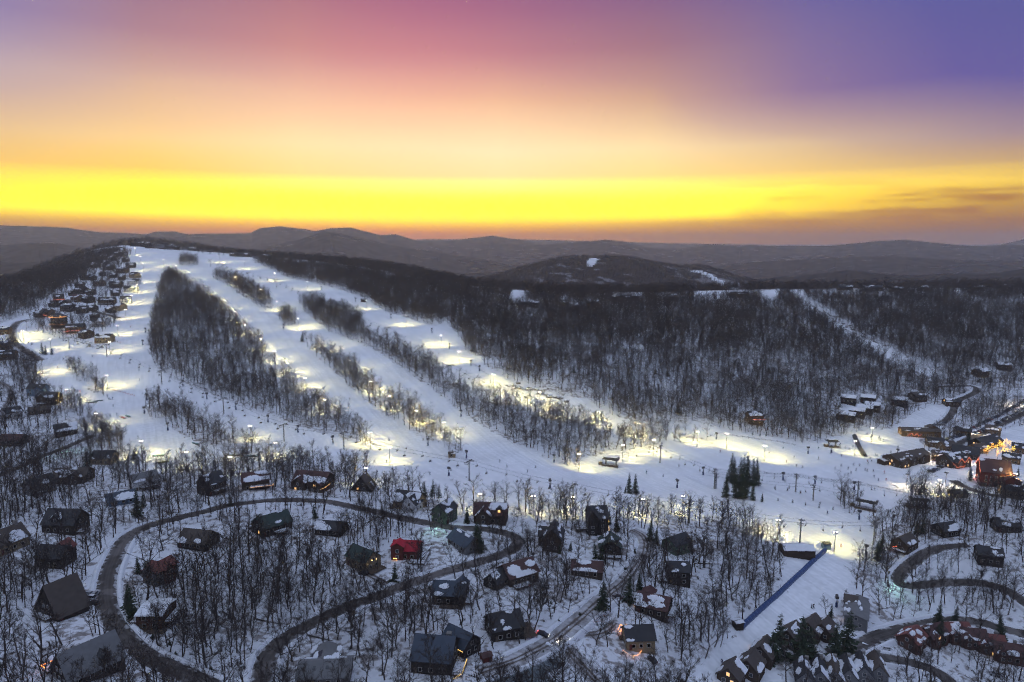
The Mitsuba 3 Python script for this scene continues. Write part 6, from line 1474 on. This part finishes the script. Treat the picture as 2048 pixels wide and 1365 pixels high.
NEAR = [tree_kind(f'bare_near_{i}', *bare_tree(40 + i, 12, 12, 6, 5, 5, 0.95, (0.25, 0.35, 0.4, 0.2, 0.4, 0.3, 0.15, 0.5, 0.22)[i], (1.3, 1.15, 0.95, 1.45, 1.1, 1.25, 1.6, 0.85, 1.35)[i], 1.15), TWIG) for i in range(9)]
MID = []
for i in range(8):
    tr, cr = bare_tree(70 + i, 12, 10, 4, 4, 3, 1.05, (0.3, 0.4, 0.45, 0.35, 0.25, 0.18, 0.5, 0.3)[i], (1.2, 1.1, 0.9, 1.3, 1.4, 1.6, 0.8, 1.0)[i], 1.35)
    scene[f'kind_bare_mid_{i}'] = {'type': 'shapegroup', 'tree': mikit.ply(join([tr, cr]), TWIG)}
    MID.append(f'kind_bare_mid_{i}')
LOW = []
for i in range(4):
    tr, cr = bare_tree(90 + i, 12, 9, 7, 0, 3, 1.15, 0.3, 1.45, 2.3)
    vv, ff = cr
    scene[f'kind_bare_low_{i}'] = {'type': 'shapegroup', 'tree': mikit.ply(join([tr, (vv, ff)]), TWIG)}
    LOW.append(f'kind_bare_low_{i}')
SPR = [tree_kind(f'spruce_{i}', *spruce(20 + i, 12, (26, 24, 20, 22)[i], (13, 12, 10, 12)[i], (0.17, 0.21, 0.27, 0.19)[i], (0.06, 0.1, 0.05, 0.28)[i], (0.25, 0.35, 0.4, 0.45)[i]), NEEDLE) for i in range(4)]

hx = np.array([h[1] for h in HOUSES])
hy = np.array([h[2] for h in HOUSES])
hr_ = np.array([h[3] for h in HOUSES])
HTREE = cKDTree(np.c_[hx, hy])


def scatter(polys, step, seed, clump=0.35, margin=1.8):
    """Places for trees in the polygons, a jittered grid thinned by clumps, clear of roads, houses and open snow."""
    g = np.random.default_rng(seed)
    out = []
    for poly in polys:
        lo, hi = poly.min(0), poly.max(0)
        X, Y = np.meshgrid(np.arange(lo[0], hi[0], step), np.arange(lo[1], hi[1], step))
        p = np.stack([X.ravel(), Y.ravel()], -1) + g.uniform(-0.48, 0.48, (X.size, 2)) * step
        az = np.degrees(np.arctan2(p[:, 0], p[:, 1]))
        p = p[(np.abs(az) < 40) & (p[:, 1] > 168)]
        p = p[inside(poly, p[:, 0], p[:, 1])]
        c = meshkit.fbm(np.c_[p / 26, np.zeros(len(p))], 3, seed)
        p = p[g.random(len(p)) < np.clip(0.75 + (c - 0.5) * 4 * clump, 0.05, 1)]
        out.append(p)
    p = np.vstack(out)
    p = p[~in_any(OPENINGS, p[:, 0], p[:, 1])]
    d, i = ROADTREE.query(p)
    p = p[d > _road_w[i] / 2 + margin]
    d, i = HTREE.query(p, k=4)
    edge = (d - hr_[i]).min(1)
    p = p[(edge > 0.5) & ((edge > 5.5) | (g.random(len(p)) < 0.45))]
    return p


fore = scatter(FOREWOODS, 4.5, 1, 0.55)
fore = fore[~in_any(PISTES, fore[:, 0], fore[:, 1]) & ~inside(pg, fore[:, 0], fore[:, 1])]
glade = np.array([(28.1, 237.0),(40.1, 238.4),(55.0, 235.3),(69.2, 240.8),(64.8, 227.4),(34.2, 216.4)])
glade2 = np.array([(-40.0, 290.7),(-27.6, 297.5),(-9.0, 308.0),(-5.4, 300.7),(-26.3, 283.2),(-36.3, 278.4)])
glade3 = np.array([(-14.3, 209.8),(4.5, 227.3),(9.4, 244.2),(27.5, 257.6),(28.1, 237.0),(39.5, 218.1),(-13.7, 200.9)])
fore = fore[~in_any([glade, glade2, glade3], fore[:, 0], fore[:, 1]) | (RNG.random(len(fore)) < 0.04)]
grove = scatter(GROVES, 4.4, 2, 0.3)
wood_ = scatter(WOODS, 4.4, 3, 0.35)
back = scatter(BACKWOODS, 7.5, 4, 0.2)
back = back[~in_any(CUTS, back[:, 0], back[:, 1])]
near_all = np.vstack([fore, grove])
dist = np.hypot(near_all[:, 0], near_all[:, 1])
vis = np.abs(np.degrees(np.arctan2(near_all[:, 0], near_all[:, 1]))) < 36.5
scale_near = np.random.default_rng(5).lognormal(-0.05, 0.26, len(near_all)).clip(0.45, 1.4)
order = np.argsort(np.where(vis, dist / scale_near, 1e9))
single = order[:296]
rest = np.setdiff1d(np.arange(len(near_all)), single)


def treeframe(x, y, z, g, s, squash=0.16):
    M = frame(x, y, z - 0.1, g.uniform(0, 360))
    M[0, 2], M[1, 2] = g.normal(0, 0.05, 2)
    return M @ np.diag([s * g.uniform(1 - squash, 1 + squash), s * g.uniform(1 - squash, 1 + squash), s, 1])


def where_is(x, y):
    """Words for where a place is, from the nearest house or road."""
    d, i = HTREE.query([x, y])
    k, a, b, r_, short = HOUSES[i]
    u = np.array([x - a, y - b])
    f = np.array([a, b]) / math.hypot(a, b)
    along, across = u @ f, u @ np.array([f[1], -f[0]])
    if abs(along) > abs(across):
        return ('behind the ' if along > 0 else 'in front of the ') + short
    return ('to the right of the ' if across > 0 else 'to the left of the ') + short


g = np.random.default_rng(8)
zs = ground(near_all[:, 0], near_all[:, 1])
for i in single:
    x, y = near_all[i]
    s = float(scale_near[i]) * 0.98
    w = 'tall' if s > 1.12 else 'small' if s < 0.82 else 'middling'
    v = int(g.integers(9))
    habit = ('spreading', 'branching', 'slim', 'broad crowned', 'straight', 'crooked', 'low branched', 'narrow', 'rounded')[v]
    copy('bare_tree', NEAR[v], treeframe(x, y, zs[i], g, s), f'{w} {habit} leafless tree {where_is(x, y)}'.replace(' leafless' if len(where_is(x, y).split()) > 7 else '~', ''), 'tree', 'leafless trees of the near slope')


def mass(name, pts, kinds, label, h, seed):
    g = np.random.default_rng(seed)
    z = ground(pts[:, 0], pts[:, 1])
    labels[name] = {'label': label, 'category': 'forest', 'kind': 'stuff'}
    for n, ((x, y), zz) in enumerate(zip(pts, z)):
        s = float(np.clip(g.lognormal(0, 0.25), 0.45, 1.5)) * h / 12
        scene[f'{name}__{n + 1:03d}'] = {'type': 'instance', 'shapegroup': {'type': 'ref', 'id': kinds[int(g.integers(len(kinds)))]}, 'to_world': T(treeframe(x, y, zz, g, s))}


VILLAGE = [np.array([(-880.7, 1596.4),(-793.2, 1478.0),(-538.5, 979.3),(-456.1, 798.8),(-458.3, 731.6),(-551.1, 800.1),(-592.2, 861.7),(-627.9, 967.0),(-680.4, 1112.1),(-785.3, 1350.5)])]
village = scatter(VILLAGE, 8.0, 31, 0.5, 1.0)
wood_ = np.vstack([wood_, village])
mass('near_woods', near_all[rest], MID, 'bare winter trees filling the near slope and the groves between the runs', 12.0, 6)
close = wood_[:, 1] < 760
mass('hillside_woods', wood_[close], MID, 'bare winter forest on the lower part of the wooded hillside', 12.5, 7)
mass('upper_woods', wood_[~close], LOW, 'bare winter forest covering the upper hillside and the left flank', 12.5, 9)
mass('hilltop_woods', back, LOW, 'dark bare forest on the crests and on the rounded hill behind', 11.5, 10)
print('trees', len(fore), len(grove), len(wood_), int(close.sum()), len(back))

# evergreens one by one
EVER = (
    ('in the clump of tall spruces on the lower field', 0, [(143.8, 446.9)+(20,), (144.1, 440.5)+(19,), (144.1, 431.6)+(21,), (148.2, 436.1)+(21,), (152.1, 439.2)+(23,), (155.2, 437.8)+(20,), (158.2, 438.9)+(20,), (129.9, 411.8)+(17,), (136.4, 412.0)+(19,), (138.9, 410.6)+(18,), (142.2, 413.2)+(19,), (145.3, 408.9)+(12,), (150.8, 408.0)+(6,)]),
    ('in the pair of spruces alone on the lower field', 0, [(69.5, 402.6)+(13,), (73.8, 404.7)+(13,), (66.9, 401.0)+(5,)]),
    ('alone between the second and the third run', 1, [(-220.8, 735.8)+(13,)]),
    ('in the dark clump on the upper snow field', 1, [(-468.1, 694.4)+(13,), (-463.4, 692.4)+(11,), (-456.9, 691.6)+(9,), (-520.6, 746.1)+(3,), (-513.3, 740.9)+(3,), (-506.1, 734.8)+(3,)]),
    ('', 1, [(-252.1, 402.9)+(14,), (-255.1, 413.4)+(12,), (-234.1, 422.4)+(9,), (-180.5, 325.0)+(15,), (-183.8, 336.5)+(9,), (-502.2, 688.0)+(10,), (-472.1, 662.3)+(9,), (-389.0, 548.3)+(6,), (-383.3, 548.8)+(5,), (-96.2, 329.2)+(8,), (-14.4, 301.6)+(15,), (-16.9, 306.6)+(13,), (-21.9, 331.9)+(10,), (53.1, 338.4)+(9,), (49.8, 345.9)+(8,), (68.2, 331.7)+(12,), (70.3, 327.4)+(10,), (58.0, 315.8)+(4,), (35.5, 259.7)+(14,), (53.8, 279.3)+(9,),
             (-133.5, 232.0)+(11,), (-139.8, 240.5)+(9,), (-151.5, 270.4)+(8,), (-148.0, 269.5)+(7,), (136.7, 283.6)+(9,), (193.3, 351.7)+(13,), (188.5, 343.8)+(12,), (185.8, 288.6)+(16,), (181.6, 280.1)+(13,), (211.6, 284.8)+(15,), (199.9, 297.8)+(9,), (226.9, 372.4)+(12,), (223.1, 370.5)+(10,), (262.2, 409.0)+(7,), (376.9, 565.8)+(11,), (310.7, 460.7)+(12,), (354.7, 677.5)+(8,), (351.5, 472.7)+(7,), (21.6, 306.9)+(5,), (26.9, 310.4)+(5,), (-142.1, 341.8)+(7,)]),
    ('', 2, [(104.1, 256.5)+(18,), (111.6, 253.6)+(21,), (116.0, 253.7)+(17,), (134.4, 263.9)+(20,), (129.0, 260.9)+(16,), (-48.2, 270.9)+(9,), (41.1, 303.9)+(9,), (38.5, 306.3)+(8,), (47.7, 270.1)+(12,), (101.0, 253.4)+(14,), (-137.2, 237.4)+(13,)]),
    ('', 3, [(-42.2, 358.6)+(13,), (-46.0, 357.4)+(12,), (-38.6, 357.6)+(11,), (239.0, 568.7)+(9,), (195.5, 556.9)+(5,), (201.4, 556.4)+(5,), (206.8, 557.7)+(5,), (-68.4, 857.3)+(13,)]),
    ('in the row on the summit ridge', 0, [(-800.6, 1708.3)+(9,), (-783.1, 1688.7)+(10,), (-695.6, 1575.8)+(11,), (-678.5, 1556.8)+(12,), (-650.8, 1530.0)+(8,), (-625.6, 1515.6)+(10,), (-611.6, 1504.7)+(9,), (-764.9, 1679.9)+(8,)]),
    ('on the snowy crest', 1, [(229.2, 1004.8)+(9,), (244.3, 1008.0)+(9,), (21.2, 963.2)+(9,), (28.1, 964.3)+(8,), (333.8, 986.3)+(9,), (233.5, 1001.7)+(8,)]),
    ('in the line of young spruces on the lower field', 1, [(169.0, 435.8)+(2.6,), (175.9, 432.7)+(2.6,), (182.9, 429.6)+(2.6,), (161.9, 411.8)+(2.4,), (170.0, 409.8)+(2.5,), (176.6, 406.7)+(2.4,), (183.6, 404.0)+(2.5,), (191.2, 402.3)+(2.6,)]),
)
g = np.random.default_rng(14)
dark = scatter(WOODS[:1], 34, 41, 0.9)
dark = dark[(dark[:, 0] > -60) & (np.abs(np.degrees(np.arctan2(dark[:, 0], dark[:, 1]))) < 36)]
for x, y in dark[g.permutation(len(dark))[:130]]:
    h = g.uniform(4, 9.5)
    copy('hemlock', SPR[2], treeframe(x, y, gz(x, y), g, h / 12, 0.3) @ np.diag([1.35, 1.35, 1, 1]), 'dark evergreen clump ' + ('low' if y < 700 else 'midway' if y < 860 else 'high') + ' on the wooded hillside, ' + ('beside the right hand run' if x < 40 else 'left of the tall log house' if x < 190 else 'above the tall log house' if x < 300 else 'left of the old cut run' if x < 430 else 'right of the old cut run'), 'tree', 'dark evergreens in the hillside wood')
g = np.random.default_rng(12)
for where, v, ts in EVER:
    for x, y, h in ts:
        nm = {0: 'narrow dark spruce', 1: 'dark pointed spruce', 2: 'broad dark hemlock', 3: 'open crowned dark pine'}[v]
        size_w = 'tall' if h > 12 else 'small' if h < 6.5 else 'medium'
        copy('evergreen_tree', SPR[v], treeframe(x, y, gz(x, y), g, h / 12, 0.08), f'{size_w} {nm} {where or where_is(x, y)}', 'tree', ('spruces ' + where) if where else 'evergreens of the near slope')
for i, p in enumerate(((-121.8, 222.9), (-114.3, 219.5), (-99.7, 206.3), (-97.6, 205.3), (-94.7, 205.9), (-109.7, 213.4), (10.7, 226.5), (13.4, 225.5), (15.3, 260.3), (50.4, 297.7), (-36.9, 263.3), (-33.3, 267.0), (88.1, 319.9), (17.6, 247.2), (26.2, 254.8))):
    x, y = p
    copy('evergreen_shrub', SPR[2], treeframe(x, y, gz(x, y), g, 0.14) @ np.diag([1.9, 1.9, 1, 1]), f'round dark shrub {where_is(x, y)}', 'shrub', 'small dark shrubs on open snow')

# trees wound with yellow lights
for i, p in enumerate(((370.6, 531.6), (378.4, 538.6), (388.5, 545.3), (388.7, 542.1), (399.1, 552.4), (398.2, 548.8), (398.5, 541.2), (368.8, 518.8), (376.6, 523.5), (381.4, 525.9), (364.7, 525.2), (377.9, 533.8), (389.9, 531.3), (385.8, 535.6))):
    x, y = p
    z = gz(x, y)
    tr, cr = bare_tree(200 + i, 6.6, 8, 4, 0, 5, 1.2, 0.25, 1.2)
    key = thing('lit_tree', f'leafless tree wound with {"yellow and orange" if i % 3 else "golden yellow"} lights in the village square', 'tree', 'trees wound with lights')
    M = frame(x, y, z, 40 * i)
    add(key, 'trunk', move(M, tr), BARK)
    add(key, 'crown', move(M, cr), TWIG)
    tips = np.asarray(cr[0]).reshape(-1, 4, 3)[:, 3]
    mid = np.asarray(cr[0]).reshape(-1, 4, 3).mean(1)
    q = loc(M, *np.vstack([tips, mid]))
    add(key, 'bulb', join([octa(c, 0.16) for c in q]), BULB, emitter=emits((1, 0.62, 0.08) if i % 3 == 0 else (1, 0.4, 0.05) if i % 3 == 1 else (1, 0.52, 0.06), 4.0, 0.15))

# low scrub under the bare trees, and old trunks on the ground
def scrub(seed):
    g = np.random.default_rng(seed)
    p, q = [], []
    for _ in range(26):
        a, u = g.uniform(0, 2 * math.pi), g.uniform(0.5, 1.3)
        b = g.normal(0, 0.25, 2)
        p.append([b[0], b[1], -0.1])
        q.append([b[0] + math.cos(a) * math.cos(u) * g.uniform(0.5, 1.3), b[1] + math.sin(a) * math.cos(u) * g.uniform(0.5, 1.3), math.sin(u) * g.uniform(0.6, 1.6)])
    return tubes(p, q, 0.05, 0, 1)


SCRUB = []
for i in range(3):
    scene[f'kind_scrub_{i}'] = {'type': 'shapegroup', 'scrub': mikit.ply(scrub(i), TWIG)}
    SCRUB.append(f'kind_scrub_{i}')
sp = scatter(FOREWOODS + GROVES, 6.5, 21, 0.7, 1.0)
sp = sp[~in_any(PISTES + [glade, glade2, glade3], sp[:, 0], sp[:, 1])]
edge_pts = scatter(WOODS, 11, 22, 0.6)
edge_pts = edge_pts[edge_pts[:, 1] < 900]
sp = np.vstack([sp, edge_pts])
z = ground(sp[:, 0], sp[:, 1])
labels['undergrowth'] = {'label': 'low leafless scrub poking through the snow under the trees', 'category': 'scrub', 'kind': 'stuff'}
g = np.random.default_rng(23)
for n, ((x, y), zz) in enumerate(zip(sp, z)):
    scene[f'undergrowth__{n + 1:03d}'] = {'type': 'instance', 'shapegroup': {'type': 'ref', 'id': SCRUB[n % 3]}, 'to_world': T(treeframe(x, y, zz, g, g.uniform(0.6, 1.5)))}
for i, (p, q, lab) in enumerate((((-93.1, 240.2), (-77.6, 235.6), 'inside the lower arm of the loop road'), ((-107.0, 244.4), (-91.4, 232.0), 'in the middle of the loop wood'), ((87.8, 316.0), (99.0, 317.7), 'beside the house with a strip of snow'), ((-9.4, 285.7), (-5.3, 292.9), 'along the bank above the road bend'), ((93.4, 323.6), (102.3, 336.1), 'in the dense wood above the lowest run'), ((-71.5, 230.1), (-62.0, 227.1), 'below the curve of the loop road'))):
    a = np.array([*p, gz(*p) + 0.3])
    b = np.array([*q, gz(*q) + 0.3])
    b = a + (b - a) / np.linalg.norm(b - a) * min(np.linalg.norm(b - a), 11)
    b[2] = gz(b[0], b[1]) + 0.3
    k = thing('fallen_tree', 'fallen leafless trunk lying on the snow ' + lab, 'fallen tree')
    add(k, 'trunk', beam(a, b, 0.3, 0.1, 7, True), BARK)
    gg = np.random.default_rng(300 + i)
    s = a + (b - a) * gg.uniform(0.4, 1, 24)[:, None]
    add(k, 'branch', tubes(s, s + gg.normal(0, 1.0, (24, 3)) * [1, 1, 0.6] + [0, 0, 0.5], 0.06, 0, 1), BARK)


# ------------------------------------------------------------------ tell alike neighbours apart by their distance
by_label = {}
for key, d in labels.items():
    if key in POS:
        by_label.setdefault(d['label'], []).append(key)
COUNT = ['', '', 'two', 'three', 'four', 'five', 'six', 'seven', 'eight', 'nine', 'ten', 'eleven', 'twelve', 'thirteen', 'fourteen', 'fifteen', 'sixteen', 'seventeen', 'eighteen', 'nineteen', 'twenty']
for text, keys in by_label.items():
    n = len(keys)
    if 2 <= n <= 20 and len(text.split()) <= 12:
        keys.sort(key=lambda k: math.hypot(*POS[k]))
        for i, k in enumerate(keys):
            labels[k]['label'] = text + (f', the {("nearer", "farther")[i]} one' if n == 2 else f', {"nearest" if i == 0 else "farthest" if i == n - 1 else ORD[i] + " nearest"} of {COUNT[n]}')
